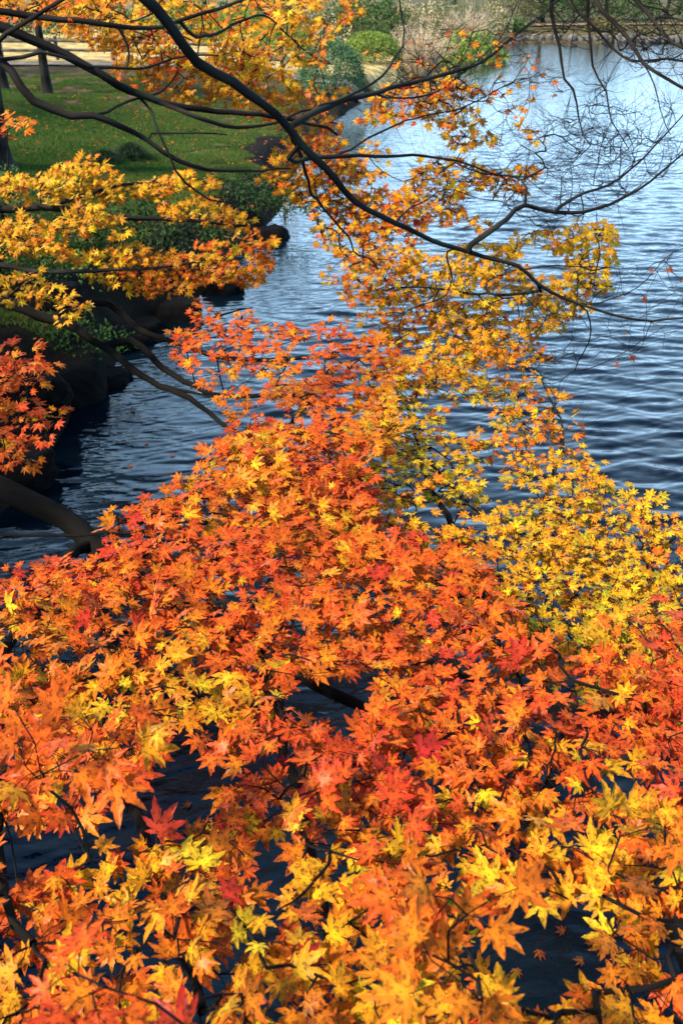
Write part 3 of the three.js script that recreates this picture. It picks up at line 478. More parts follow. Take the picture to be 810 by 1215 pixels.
// the maple with the long bare diagonal limb
const limb = [P(120, -60, 3.7), P(170, 0, 3.8), P(205, 38, 3.9), P(240, 74, 4.0), P(290, 112, 4.1), P(340, 152, 4.25), P(365, 180, 4.35), P(400, 215, 4.5), P(432, 243, 4.6), P(470, 263, 4.75), P(510, 279, 4.9), P(550, 294, 5.05), P(610, 320, 5.2), P(640, 340, 5.3), P(690, 361, 5.4), P(750, 380, 5.5), P(830, 376, 5.6)];
const sunny = { yellow: 9, gold: 4, amber: 1 }, peach = { orange: 2, amber: 4, gold: 5, yellow: 3, flame: 0.4 };
growTree({
  face: V(-0.3, 0.7, 0.62), label: 'maple with a long bare diagonal limb crossing above the water, sparse sunlit orange sprays below', base: ground(-3.3, -1.4), origin: P(120, -60, 3.7), tone: [0.7, 0.78, 0.8], twigTone: [0.7, 0.68, 0.68],
  trunk: { pts: [ground(-3.3, -1.4).add(V(0, -0.15, 0)), V(-3.2, 2.3, -1.6), V(-2.9, 3.4, -2.0), V(-2.2, 4.0, -2.7), V(-1.6, 3.95, -3.3), P(120, -60, 3.7)], r0: 0.16, r1: 0.032, flare: 0.5, noTwigs: 1 },
  limbs: [
    { pts: limb, r0: 0.0235, r1: 0.0055, noTwigs: 0.25 },
    { pts: [P(550, 293, 5.05), P(575, 280, 5.1), P(600, 262, 5.2), P(620, 247, 5.3), P(650, 250, 5.4), P(690, 250, 5.5), P(730, 240, 5.6), P(770, 215, 5.7), P(825, 165, 5.9)], r0: 0.018, r1: 0.004, from: 0 },
    { pts: [P(655, 250, 5.4), P(680, 236, 5.5), P(730, 215, 5.7), P(770, 180, 5.8), P(825, 120, 6.0)], r0: 0.011, r1: 0.003, from: 0 },
    { pts: [P(622, 247, 5.3), P(625, 225, 5.4), P(612, 210, 5.5), P(575, 205, 5.6), P(540, 193, 5.7)], r0: 0.008, r1: 0.004, from: 0 },
    { pts: [P(340, 193, 4.35), P(400, 188, 4.6), P(480, 187, 4.9), P(540, 193, 5.2), P(590, 208, 5.4), P(640, 206, 5.6)], r0: 0.012, r1: 0.003, from: 0 },
    { pts: [P(340, 152, 4.25), P(380, 130, 4.5), P(437, 113, 4.8), P(487, 97, 5.1), P(540, 82, 5.4), P(590, 60, 5.7), P(622, 33, 5.9), P(672, -5, 6.2)], r0: 0.015, r1: 0.006, from: 0 },
    { pts: [P(370, 133, 4.45), P(437, 100, 4.7), P(470, 67, 4.9), P(483, 43, 5.0), P(473, -5, 5.1)], r0: 0.008, r1: 0.004, from: 0 },
    { pts: [P(437, 113, 4.8), P(480, 120, 5.1), P(520, 108, 5.4), P(560, 78, 5.7), P(600, 40, 5.9), P(615, 0, 6.0)], r0: 0.006, r1: 0.003, from: 0 },
    { pts: [P(400, 188, 4.6), P(440, 165, 4.9), P(490, 140, 5.2), P(545, 130, 5.5), P(600, 105, 5.8), P(640, 85, 6.0)], r0: 0.006, r1: 0.0025, from: 0 },
    { pts: [P(470, 263, 4.8), P(500, 240, 5.2), P(535, 225, 5.5), P(560, 235, 5.6), P(600, 240, 5.7)], r0: 0.005, r1: 0.0025, from: 0 },
    { pts: [P(610, 320, 5.2), P(660, 316, 5.4), P(720, 318, 5.6), P(780, 322, 5.8)], r0: 0.005, r1: 0.002, from: 0 },
    { pts: [P(640, 340, 5.3), P(610, 350, 5.6), P(560, 345, 6.0), P(480, 340, 6.4), P(455, 345, 6.6), P(420, 325, 6.8)], r0: 0.010, r1: 0.005, from: 0 },
    { pts: [P(690, 361, 5.4), P(700, 400, 5.6), P(680, 440, 5.8), P(720, 430, 5.9), P(790, 385, 6.1)], r0: 0.005, r1: 0.002, from: 0 },
    { pts: [P(530, 300, 5.3), P(530, 350, 5.8), P(478, 375, 6.1), P(474, 420, 6.1), P(455, 460, 6.0)], r0: 0.006, r1: 0.003, from: 0 },
    { pts: [P(340, 152, 4.25), P(380, 240, 5.2), P(430, 300, 6.0), P(470, 340, 6.5)], r0: 0.01, r1: 0.004, from: 0 },
    { pts: [P(690, 361, 5.4), P(740, 350, 5.6), P(800, 300, 5.9), P(830, 290, 6.0)], r0: 0.004, r1: 0.002, from: 0 },
  ],
  regions: [
    { poly: [[315, 205], [345, 165], [395, 160], [430, 200], [470, 200], [510, 250], [500, 290], [420, 280], [380, 250], [340, 230]], n: 340, at: (x, y) => P(x, y, 6.9 + gauss() * 0.3), leaves: 7, col: peach, size: 0.040, patch: 26, hole: 0.24, apart: 0.045 },
    { poly: [[370, 265], [430, 270], [480, 300], [520, 345], [560, 350], [600, 370], [640, 400], [560, 420], [480, 400], [430, 345], [380, 300]], n: 200, at: (x, y) => P(x, y, 6.6 + gauss() * 0.3), leaves: 7, col: { gold: 5, amber: 3, orange: 1, yellow: 5 }, size: 0.040, patch: 28, hole: 0.33, apart: 0.05 },
    { poly: [[375, 262], [470, 270], [560, 340], [600, 420], [520, 450], [440, 405], [390, 335]], n: 170, at: (x, y) => P(x, y, 6.3 + gauss() * 0.3), leaves: 6, col: { gold: 5, amber: 4, orange: 2, yellow: 3 }, size: 0.038, patch: 26, hole: 0.34, apart: 0.05 },
    { poly: [[540, 290], [600, 290], [660, 265], [725, 265], [732, 330], [700, 360], [660, 390], [600, 395], [560, 360], [520, 320]], n: 280, at: (x, y) => P(x, y, 6.2 + gauss() * 0.3), leaves: 7, col: sunny, size: 0.040, patch: 30, hole: 0.34, apart: 0.05 },
    { poly: [[480, 390], [560, 380], [640, 400], [660, 440], [600, 470], [520, 450], [470, 430]], n: 80, at: (x, y) => P(x, y, 5.9 + gauss() * 0.25), leaves: 6, bare: 1, col: { gold: 4, yellow: 3, amber: 3 }, size: 0.040, patch: 30, hole: 0.36, apart: 0.06 },
    { poly: [[440, 110], [540, 90], [600, 120], [640, 160], [630, 210], [600, 270], [540, 270], [480, 230], [430, 180]], n: 320, at: (x, y) => P(x, y, 6.0 + gauss() * 0.35), leaves: 4, bare: 2, col: { gold: 4, amber: 3, orange: 2, yellow: 4, red: 0.3, rust: 0.8 }, size: 0.037, apart: 0.05, patch: 40, hole: 0.3 },
    { poly: [[590, 140], [720, 150], [800, 120], [815, 200], [760, 240], [640, 280], [590, 240]], n: 200, at: (x, y) => P(x, y, 5.8 + gauss() * 0.3), leaves: 0.35, bare: 5, col: { rust: 5, flame: 1 }, size: 0.025, apart: 0.05 },
    { poly: [[640, 330], [760, 310], [815, 300], [815, 400], [740, 430], [660, 470], [600, 420]], n: 90, at: (x, y) => P(x, y, 5.7 + gauss() * 0.3), leaves: 0.4, bare: 3, col: { rust: 4, gold: 2, amber: 1 }, size: 0.03, apart: 0.06 },
    { poly: [[440, 60], [540, 30], [640, 40], [660, 110], [560, 150], [470, 130]], n: 130, at: (x, y) => P(x, y, 5.6 + gauss() * 0.3), leaves: 0.6, bare: 4, col: { gold: 2, amber: 2, rust: 2 }, size: 0.03, apart: 0.06 },
  ],
});
reseed(7007);
// dark branched maple at the top left, with golden leaves behind its branches
growTree({
  face: V(-0.3, 0.7, 0.6), label: 'maple with a tangle of thick dark branches and golden leaves in front of the lawn', base: ground(-4.2, -3.6), origin: P(-60, 50, 5.4), tone: [0.8, 0.75, 0.72],
  trunk: { pts: [ground(-4.2, -3.6).add(V(0, -0.15, 0)), V(-4.1, 1.9, -3.7), V(-3.8, 2.7, -4.0), P(-70, 50, 5.3)], r0: 0.15, r1: 0.06, flare: 0.5, noTwigs: 1 },
  limbs: [
    { pts: [P(-70, 50, 5.3), P(0, 70, 5.2), P(13, 82, 5.15), P(37, 110, 5.1), P(77, 133, 5.1), P(95, 138, 5.1), P(113, 138, 5.1), P(140, 150, 5.1), P(170, 162, 5.2), P(207, 187, 5.2), P(240, 200, 5.3), P(300, 203, 5.5), P(345, 200, 5.6)], r0: 0.026, r1: 0.005, noTwigs: 0.9 },
    { pts: [P(-70, 20, 5.3), P(0, 33, 5.2), P(33, 43, 5.2), P(67, 60, 5.2), P(87, 77, 5.2), P(127, 97, 5.2), P(157, 110, 5.3), P(187, 118, 5.3), P(233, 127, 5.4), P(280, 134, 5.5), P(340, 142, 5.7), P(400, 160, 6.0)], r0: 0.030, r1: 0.008, from: 0 },
    { pts: [P(-70, 10, 5.4), P(0, 14, 5.3), P(43, 20, 5.3), P(83, 27, 5.3), P(140, 32, 5.3), P(187, 30, 5.4), P(213, 22, 5.5), P(280, 0, 5.6), P(330, -15, 5.7)], r0: 0.020, r1: 0.006, from: 0 },
    { pts: [P(-20, 62, 5.2), P(7, 43, 5.0), P(37, 25, 4.9), P(77, 0, 4.8), P(110, -20, 4.7)], r0: 0.013, r1: 0.007, from: 0 },
    { pts: [P(0, 67, 5.2), P(20, 72, 5.1), P(37, 65, 5.1), P(83, 72, 5.1), P(110, 82, 5.2), P(143, 80, 5.3), P(177, 80, 5.4), P(210, 68, 5.5), P(260, 66, 5.7)], r0: 0.011, r1: 0.004, from: 0 },
    { pts: [P(118, 138, 5.1), P(140, 125, 5.2), P(165, 117, 5.3), P(190, 108, 5.4), P(212, 85, 5.5)], r0: 0.009, r1: 0.004, from: 0 },
    { pts: [P(157, 110, 5.3), P(175, 125, 5.3), P(182, 150, 5.2), P(196, 175, 5.2), P(210, 205, 5.2), P(245, 232, 5.3), P(280, 240, 5.4)], r0: 0.009, r1: 0.004, from: 0 },
    { pts: [P(140, 32, 5.3), P(152, 60, 5.3), P(150, 80, 5.3)], r0: 0.008, r1: 0.006, from: 0 },
    { pts: [P(187, 118, 5.3), P(230, 140, 5.2), P(270, 152, 5.3), P(310, 150, 5.4), P(370, 130, 5.6)], r0: 0.013, r1: 0.006, from: 0 },
    { pts: [P(170, 162, 5.2), P(220, 158, 5.2), P(270, 160, 5.3)], r0: 0.007, r1: 0.003, from: 0 },
    { pts: [P(213, 22, 5.5), P(230, 45, 5.8), P(260, 40, 6.2), P(310, 20, 6.6), P(340, 40, 6.9), P(390, 75, 7.2)], r0: 0.012, r1: 0.005, from: 0 },
  ],
  regions: [
    { poly: [[-20, -20], [60, -20], [100, 10], [70, 25], [20, 30], [-20, 25]], n: 40, at: (x, y) => P(x, y, 5.8 + gauss() * 0.3), leaves: 7, col: peach, size: 0.040, apart: 0.05 },
    { poly: [[40, 0], [150, -20], [250, -20], [250, 40], [180, 45], [120, 60], [60, 30]], n: 200, at: (x, y) => P(x, y, 6.6 + gauss() * 0.4), leaves: 7, col: { gold: 4, yellow: 5, amber: 2, orange: 1, flame: 0.4 }, size: 0.040, patch: 26, hole: 0.28, apart: 0.06 },
    { poly: [[130, 50], [200, 40], [260, 30], [320, 60], [300, 120], [220, 125], [170, 110], [140, 80]], n: 240, at: (x, y) => P(x, y, 6.8 + gauss() * 0.4), leaves: 7, col: { gold: 4, yellow: 5, amber: 2, orange: 1 }, size: 0.040, patch: 24, hole: 0.3, apart: 0.06 },
    { poly: [[250, 20], [330, -20], [430, -20], [430, 20], [390, 50], [400, 100], [430, 150], [400, 165], [330, 150], [290, 130], [260, 90]], n: 280, at: (x, y) => P(x, y, 7.4 + gauss() * 0.4), leaves: 7, col: { amber: 3, gold: 4, orange: 1.5, yellow: 4 }, size: 0.040, patch: 28, hole: 0.3, apart: 0.06 },
    { poly: [[310, -20], [380, -20], [370, 20], [330, 30]], n: 14, at: (x, y) => P(x, y, 5.2 + gauss() * 0.2), leaves: 7, col: { amber: 3, gold: 4, yellow: 3 }, size: 0.038, apart: 0.05 },
  ],
});
reseed(8008);
// leafless tree on the right, drooping twigs
growTree({
  name: 'bare_tree', label: 'leafless tree with crooked dark twigs drooping in front of the far shore', base: ground(4.6, -2.2), origin: V(3.2, 4.8, -4.6), tone: [0.9, 0.85, 0.8], twigTone: [0.95, 0.88, 0.8], twig: 0.0018,
  trunk: { pts: [ground(4.6, -2.2).add(V(0, -0.15, 0)), V(4.5, 2.5, -2.5), V(4.2, 4.2, -3.2), V(3.4, 5.0, -4.4), P(740, -60, 6.0)], r0: 0.15, r1: 0.035, flare: 0.5, noTwigs: 1 },
  limbs: [
    { pts: [P(740, -60, 6.0), P(700, -30, 6.0), P(656, -8, 6.0), P(657, 20, 6.0), P(663, 50, 6.0), P(670, 93, 6.0), P(683, 110, 6.0), P(690, 147, 6.0), P(700, 173, 5.95)], r0: 0.018, r1: 0.003 },
    { pts: [P(700, -30, 6.0), P(698, 30, 6.1), P(701, 60, 6.1), P(705, 87, 6.1), P(720, 110, 6.05), P(727, 147, 6.0), P(745, 176, 6.0)], r0: 0.012, r1: 0.003, from: 0 },
    { pts: [P(740, -60, 6.0), P(707, 0, 5.8), P(740, 37, 5.7), P(767, 77, 5.6), P(793, 93, 5.5), P(825, 112, 5.5)], r0: 0.018, r1: 0.007, from: 0 },
    { pts: [P(700, -30, 6.0), P(673, 0, 5.9), P(707, 37, 5.8), P(727, 60, 5.8), P(753, 72, 5.7), P(787, 70, 5.7), P(825, 75, 5.6)], r0: 0.011, r1: 0.005, from: 0 },
    { pts: [P(740, -60, 6.0), P(752, 0, 5.7), P(775, 25, 5.6), P(800, 55, 5.5), P(825, 66, 5.4)], r0: 0.013, r1: 0.006, from: 0 },
    { pts: [P(765, 78, 5.6), P(778, 110, 5.6), P(786, 140, 5.6), P(795, 160, 5.6)], r0: 0.004, r1: 0.002, from: 0 },
    { pts: [P(775, 25, 5.6), P(790, 20, 5.6), P(825, 30, 5.6)], r0: 0.008, r1: 0.004, from: 0 },
  ],
  regions: [
    { poly: [[630, -10], [815, -10], [815, 90], [760, 80], [700, 60], [650, 50]], n: 120, at: (x, y) => P(x, y, 5.9 + gauss() * 0.4), leaves: 0, bare: 3, col: { rust: 1 }, apart: 0.05 },
    { poly: [[660, 80], [720, 90], [760, 170], [730, 230], [680, 220], [660, 140]], n: 45, at: (x, y) => P(x, y, 6.0 + gauss() * 0.2), leaves: 0.3, bare: 3, col: { rust: 1 }, size: 0.022, apart: 0.05 },
  ],
});
finishLeaves();
console.log('maples done');
//SECOND
// ---------------------------------------------------------------- bank, lawn and far shore
function groundAt(px, py) { const d = ray(px, py); let r = 3; for (; r < 160; r += 0.1) { const x = d.x * r, z = d.z * r; if (EYE + d.y * r < Math.max(0, height(x, z))) break; } return V(d.x * r, height(d.x * r, d.z * r), d.z * r); }
function blade(s, p, dir, up, L, W, c) {               // one small pointed leaf, folded along its middle
  const sx = dir.y * up.z - dir.z * up.y, sy = dir.z * up.x - dir.x * up.z, sz = dir.x * up.y - dir.y * up.x;
  const a = s.vert(p.x, p.y, p.z, c), m = 0.45 * L, h = W / 2, q = -0.12 * W;
  const b = s.vert(p.x + dir.x * m + sx * h, p.y + dir.y * m + sy * h, p.z + dir.z * m + sz * h, c), e = s.vert(p.x + dir.x * L, p.y + dir.y * L, p.z + dir.z * L, c), d = s.vert(p.x + dir.x * m - sx * h, p.y + dir.y * m - sy * h, p.z + dir.z * m - sz * h, c);
  s.tri(a, b, e); s.tri(a, e, d);
}
const rdir = () => { const z = rr(-1, 1), a = rr(0, 6.2832), r = Math.sqrt(1 - z * z); return V(r * Math.cos(a), z, r * Math.sin(a)); };
function leafMass(s, c, rad, n, L, cols, { shell = 0.45, lump = 0.25, dome = false, W = 0.5, clump = 7 } = {}) {
  const ph = rr(0, 99);
  for (let k = 0; k < n; k += clump) {
    const d = rdir(); if (dome && d.y < -0.15) d.y *= -1;
    const bump = 1 - lump + 2 * lump * fbm(d.x * 2.6 + ph, d.z * 2.6 + d.y * 2.2 + ph, 3), q = bump * (1 - shell * Math.pow(rnd(), 1.6));
    const o = V(c.x + d.x * rad.x * q, c.y + d.y * rad.y * q, c.z + d.z * rad.z * q), col = cols[rnd() * cols.length | 0];
    for (let j = 0; j < clump; j++) {
      const v = rdir().addScaledVector(d, 0.5).normalize(), u = rdir().addScaledVector(d, 0.8).add(V(0, 0.4, 0)); u.addScaledVector(v, -u.dot(v)).normalize();
      const t = rr(0.7, 1.3); blade(s, o.clone().addScaledVector(rdir(), L * 1.3), v, u, L * rr(0.7, 1.3), L * W, [col[0] * t, col[1] * t, col[2] * t]);
    }
  }
}
const GREENS = [[0.035, 0.075, 0.022], [0.05, 0.10, 0.028], [0.03, 0.06, 0.02]], FRESH = [[0.12, 0.19, 0.03], [0.17, 0.22, 0.04], [0.09, 0.15, 0.03]], BLUEGREEN = [[0.04, 0.10, 0.055], [0.05, 0.12, 0.06], [0.07, 0.13, 0.05]], TAN = [[0.36, 0.28, 0.17], [0.30, 0.22, 0.13], [0.42, 0.34, 0.2]], GOLDS = [[0.55, 0.30, 0.04], [0.5, 0.2, 0.03], [0.45, 0.33, 0.05]];
function shrub(name, label, at, rad, n, L, cols, opt = {}, group) {
  const t = thing(name, label, 'shrub', at, group), st = new Soup(), lf = new Soup();
  for (let k = 0; k < 7; k++) { const a = rr(0, 6.28), e = V(Math.cos(a) * rad.x * 0.6, rad.y * rr(0.7, 1.1), Math.sin(a) * rad.z * 0.6); tube(st, [V(Math.cos(a) * 0.05, -0.1, Math.sin(a) * 0.05), e.clone().multiplyScalar(0.5).add(V(0, rad.y * 0.1, 0)), e], [0.02, 0.014, 0.006], 5, [0.8, 0.75, 0.7], V(0, 0, 0)); }
  part('stems', st.geo(), M.bark, t, true);
  leafMass(lf, V(0, rad.y * (opt.dome ? 0.25 : 0.9), 0), rad, n, L, cols, opt); part('foliage', lf.geo(), M.greenLeaf, t, true); return t;
}
function backTree(name, label, at, H, r0, crown, n, L, cols, lean = V(0, 0, 0), group, opt = {}) {
  const t = thing(name, label, 'tree', at, group), s = new Soup(), top = V(lean.x, H, lean.z), pts = [0, 0.12, 0.35, 0.6, 0.8, 1].map((k) => V(lean.x * k * k + gauss() * 0.04 * k * H * 0.3, -0.15 + (H + 0.15) * k, lean.z * k * k + gauss() * 0.04 * k * H * 0.3));
  const curve = new THREE.CatmullRomCurve3(pts).getSpacedPoints(24); tube(s, curve, curve.map((p, k) => r0 * (1 - 0.6 * k / 24) * (1 + 0.9 * Math.exp(-k * 0.9))), 12, [1, 0.95, 0.9], V(0, 0, 0)); part('trunk', s.geo(), M.bark, t);
  for (let k = 0; k < 7; k++) { const lb = new Soup(), a = k * 2.4 + rr(-0.4, 0.4), q = curve[11 + k * 2 > 24 ? 24 : 11 + k * 2].clone(), R = crown[0] * rr(0.5, 0.85), e = q.clone().add(V(Math.cos(a) * R, crown[1] * rr(0.2, 0.7), Math.sin(a) * R)), m = q.clone().lerp(e, 0.5).add(V(0, rr(0.1, 0.4), 0)); tube(lb, new THREE.CatmullRomCurve3([q, m, e]).getSpacedPoints(8), [...Array(9).keys()].map((i) => r0 * 0.4 * (1 - 0.85 * i / 8)), 7, [1, 0.95, 0.9], V(0, 0, 0)); part('branch', lb.geo(), M.bark, t); }
  const lf = new Soup();
  if (n) { const lobes = opt.lobes ?? 9; for (let k = 0; k < lobes; k++) { const a = k * 2.39996, q = Math.sqrt((k + 0.5) / lobes), c = V(top.x + Math.cos(a) * crown[0] * q * 0.7, H + crown[1] * (0.35 * rr(-1, 1) + 0.3), top.z + Math.sin(a) * crown[0] * q * 0.7), f = opt.f ?? rr(0.42, 0.6); leafMass(lf, c, V(crown[0] * f, crown[1] * f * 0.9, crown[0] * f), n / lobes, L, cols, { shell: 0.7, lump: 0.35 }); } part('crown', lf.geo(), M.greenLeaf, t, true); }
  return t;
}
reseed(9001);
// unseen tall shrubs added to shade the left bank, then the bank trees
for (const [x, z, ry, rx, label] of [[-5.0, -6.4, 2.2, 1.5, 'added unseen evergreen shrub shading the bank beside the inlet boulders'], [-5.3, -9.2, 2.2, 1.6, 'added unseen evergreen shrub shading the bank behind the golden maple'], [-5.0, -3.9, 2.2, 1.4, 'added unseen evergreen shrub shading the bank next to the orange spray'], [-4.3, -1.7, 2.3, 1.4, 'added unseen evergreen shrub shading the near end of the left bank']])
  shrub('shade_shrub', label, ground(x, z), V(rx, ry, rx), 4200, 0.13, GREENS, { dome: true, shell: 0.6, lump: 0.2 });
{ const g = groundAt(0, 200); backTree('evergreen_tree', 'large evergreen tree with thick mossy trunk and flared roots beside the lawn', V(g.x - 0.12, g.y, g.z), 5.9, 0.27, [3.9, 1.9], 6500, 0.17, GREENS, V(2.2, 0, 0.6), undefined, { lobes: 13 }); }  // leaning crown, out of view, is shaped to darken the inlet reflection
{ const g = groundAt(57, 112); backTree('slender_tree', 'slender dark trunk standing on bare ground before the path', g, 4.6, 0.12, [2.6, 1.9], 2200, 0.16, [...GREENS, ...GOLDS]); }
for (const [x, z, H, k] of [[-9.5, -13, 5.5, 0], [-12, -20, 6, 0], [-9, -27, 6, 1], [-15, -31, 6.5, 0]])
  backTree('lawn_tree', ['dark evergreen tree of the left bank rising behind the maples', 'golden leaved tree of the left bank rising behind the maples'][k], ground(x, z), H * 0.8, 0.13, [2.9, 2.3], 2600, 0.17, k ? GOLDS : GREENS, V(rr(-0.4, 0.4), 0, rr(-0.4, 0.4)), ['dark bank trees', 'golden bank trees'][k]);
// lawn tufts
for (const [px, py, r] of [[125, 193, 0.24], [157, 189, 0.3]]) {
  const g = groundAt(px, py), t = thing('grass_tuft', 'round dark green tuft of narrow leaves on the mossy lawn', 'plant', g, 'round tufts on the lawn'), s = new Soup();
  for (let k = 0; k < 900; k++) { const d = rdir(); d.y = Math.abs(d.y) + 0.25; d.normalize(); const L = r * 1.5 * rr(0.7, 1.1), e = V(d.x, d.y * 0.2 - 0.25, d.z), p0 = V(d.x * 0.03, 0, d.z * 0.03), p1 = p0.clone().addScaledVector(d, L * 0.6), sd = V(-d.z, 0, d.x).normalize().multiplyScalar(0.006), c = [[0.012, 0.03, 0.012], [0.016, 0.038, 0.014], [0.01, 0.024, 0.01]][k % 3]; const a = s.vert(p0.x - sd.x, p0.y, p0.z - sd.z, c), b = s.vert(p0.x + sd.x, p0.y, p0.z + sd.z, c), f = s.vert(p1.x - sd.x, p1.y, p1.z - sd.z, c), h = s.vert(p1.x + sd.x, p1.y, p1.z + sd.z, c), q = s.vert(p1.x + e.x * L * 0.5, p1.y + e.y * L * 0.5, p1.z + e.z * L * 0.5, c); s.tri(a, b, f); s.tri(b, h, f); s.tri(f, h, q); }
  part('leaves', s.geo(), M.grass, t, true);
}
// shrubs on the left bank
shrub('evergreen_shrub', 'dark green low shrub at the foot of the large trunk', groundAt(-5, 262), V(0.75, 0.5, 0.6), 2600, 0.045, [...GREENS, [0.06, 0.13, 0.03]], { dome: true });
shrub('evergreen_shrub', 'low green shrub under the golden maple sprays at the left edge of the bank', groundAt(30, 345), V(0.75, 0.45, 0.5), 2400, 0.045, [...GREENS, ...FRESH], { dome: true });
shrub('evergreen_shrub', 'dark broad-leaved shrub on the bank between the lawn and the inlet', groundAt(185, 305), V(1.1, 0.5, 0.6), 3000, 0.06, [[0.016, 0.035, 0.01], [0.022, 0.05, 0.014]], { dome: true });
shrub('evergreen_shrub', 'glossy green shrub low on the bank above the boulders', groundAt(95, 428), V(0.5, 0.3, 0.35), 700, 0.05, [[0.018, 0.04, 0.01], [0.02, 0.055, 0.012]], { dome: true });
shrub('evergreen_shrub', 'dark overhanging shrub at the tip of the grassy point', groundAt(305, 258), V(0.9, 0.45, 0.6), 2200, 0.06, [[0.016, 0.035, 0.01], [0.022, 0.05, 0.014]], { dome: true });
shrub('clipped_shrub', 'blue-green rounded shrub by the water beyond the lawn', groundAt(392, 118), V(1.0, 1.35, 0.9), 9000, 0.07, BLUEGREEN, { dome: true, shell: 0.2, lump: 0.12 });
shrub('clipped_shrub', 'bright yellow-green domed shrub beside the pale leafless shrub', groundAt(440, 75), V(1.3, 0.95, 1.1), 9000, 0.08, FRESH, { dome: true, shell: 0.15, lump: 0.06 });
shrub('clipped_shrub', 'sunlit lime domed shrub on the lawn behind orange leaves', groundAt(335, 70), V(1.3, 1.1, 1.2), 9000, 0.08, FRESH, { dome: true, shell: 0.2, lump: 0.1 });
shrub('clipped_shrub', 'lime flat-topped shrub beyond the path, behind the dark branches', groundAt(290, 52), V(2.2, 1.2, 1.4), 9000, 0.1, FRESH, { dome: true, shell: 0.2, lump: 0.1 });
function twigShrub(name, label, at, H, W, n, tone, r) {
  const t = thing(name, label, 'shrub', at), s = new Soup();
  for (let k = 0; k < n; k++) {
    const a = rr(0, 6.28), q = Math.sqrt(rnd()), e = V(Math.cos(a) * W * q, H * rr(0.6, 1.05) * (1 - 0.3 * q), Math.sin(a) * W * q), m = e.clone().multiplyScalar(0.5).add(V(gauss() * 0.1, H * 0.12, gauss() * 0.1)), pts = new THREE.CatmullRomCurve3([V(e.x * 0.15, -0.08, e.z * 0.15), m, e]).getSpacedPoints(6);
    tube(s, pts, pts.map((p, i) => r * (1 - 0.8 * i / 6)), 4, tone, V(0, 0, 0));
    for (let j = 0; j < 7; j++) { const b = pts[2 + (rnd() * 5 | 0)], d = rdir().add(V(0, 0.5, 0)).normalize(), L = rr(0.15, 0.5) * H * 0.4, c = b.clone().addScaledVector(d, L * 0.5).add(V(0, 0.03 * L, 0)); tube(s, [b, c, b.clone().addScaledVector(d, L)], [r * 0.4, r * 0.3, r * 0.15], 3, tone, V(0, 0, 0)); }
  }
  part('twigs', s.geo(), M.straw, t, true); return t;
}
twigShrub('leafless_shrub', 'large pale tan leafless shrub at the shore beyond the clipped shrubs', groundAt(500, 90), 2.9, 1.7, 230, [4.2, 3.3, 2.2], 0.016);
twigShrub('leafless_shrub', 'smaller pale leafless shrub on the far end of the left shore', groundAt(552, 68), 3.2, 2.0, 200, [3.6, 2.9, 2.0], 0.018);
twigShrub('leafless_shrub', 'few straw-coloured slanting stems at the grassy point above the inlet', groundAt(338, 248), 1.2, 0.9, 9, [3.0, 2.3, 1.3], 0.012);
// boulders at the water's edge
function boulder(label, at, sx, sy, sz, tone) {
  let g = mergeVertices(new THREE.IcosahedronGeometry(1, 5).deleteAttribute('uv').deleteAttribute('normal')); const p = g.attributes.position, col = [], uv = [], ph = rr(0, 50);
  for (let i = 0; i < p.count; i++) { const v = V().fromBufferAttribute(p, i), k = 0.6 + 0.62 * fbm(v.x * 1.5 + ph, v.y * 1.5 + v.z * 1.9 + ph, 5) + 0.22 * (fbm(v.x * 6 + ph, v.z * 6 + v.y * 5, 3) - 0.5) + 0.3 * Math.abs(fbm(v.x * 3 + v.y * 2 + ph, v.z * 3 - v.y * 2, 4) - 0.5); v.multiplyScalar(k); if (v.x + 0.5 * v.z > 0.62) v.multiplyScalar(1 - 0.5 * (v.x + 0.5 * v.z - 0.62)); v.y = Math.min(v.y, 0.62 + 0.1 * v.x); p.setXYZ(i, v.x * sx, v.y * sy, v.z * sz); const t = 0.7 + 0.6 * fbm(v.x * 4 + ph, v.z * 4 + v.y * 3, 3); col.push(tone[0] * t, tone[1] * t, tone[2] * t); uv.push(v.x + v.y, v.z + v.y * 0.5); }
  g.setAttribute('color', new THREE.Float32BufferAttribute(col, 3)); g.setAttribute('uv', new THREE.Float32BufferAttribute(uv, 2)); g.computeVertexNormals();
  const m = shadow(new THREE.Mesh(g, M.stone)); m.name = numbered('boulder'); m.position.copy(at); m.rotation.y = rr(0, 6); m.userData = { label, category: 'boulder', group: 'boulders along the left shore' }; scene.add(m);
}
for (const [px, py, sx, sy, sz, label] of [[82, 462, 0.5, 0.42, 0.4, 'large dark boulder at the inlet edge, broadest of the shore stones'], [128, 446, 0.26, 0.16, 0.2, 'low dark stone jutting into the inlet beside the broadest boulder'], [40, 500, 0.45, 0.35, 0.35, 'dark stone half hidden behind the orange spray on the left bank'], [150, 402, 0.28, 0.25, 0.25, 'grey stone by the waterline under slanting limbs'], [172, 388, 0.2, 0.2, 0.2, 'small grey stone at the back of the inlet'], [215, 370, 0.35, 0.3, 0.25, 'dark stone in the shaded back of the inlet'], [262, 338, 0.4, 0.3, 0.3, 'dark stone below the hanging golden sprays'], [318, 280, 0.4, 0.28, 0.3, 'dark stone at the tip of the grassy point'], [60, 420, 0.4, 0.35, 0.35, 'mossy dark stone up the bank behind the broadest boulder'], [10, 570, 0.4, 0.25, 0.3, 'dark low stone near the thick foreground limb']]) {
  const g = onLevel(px, py, 0.05); g.y = Math.max(0.0, height(g.x, g.z)) ; boulder(label, g, sx, sy, sz, [0.010, 0.010, 0.010]);
}
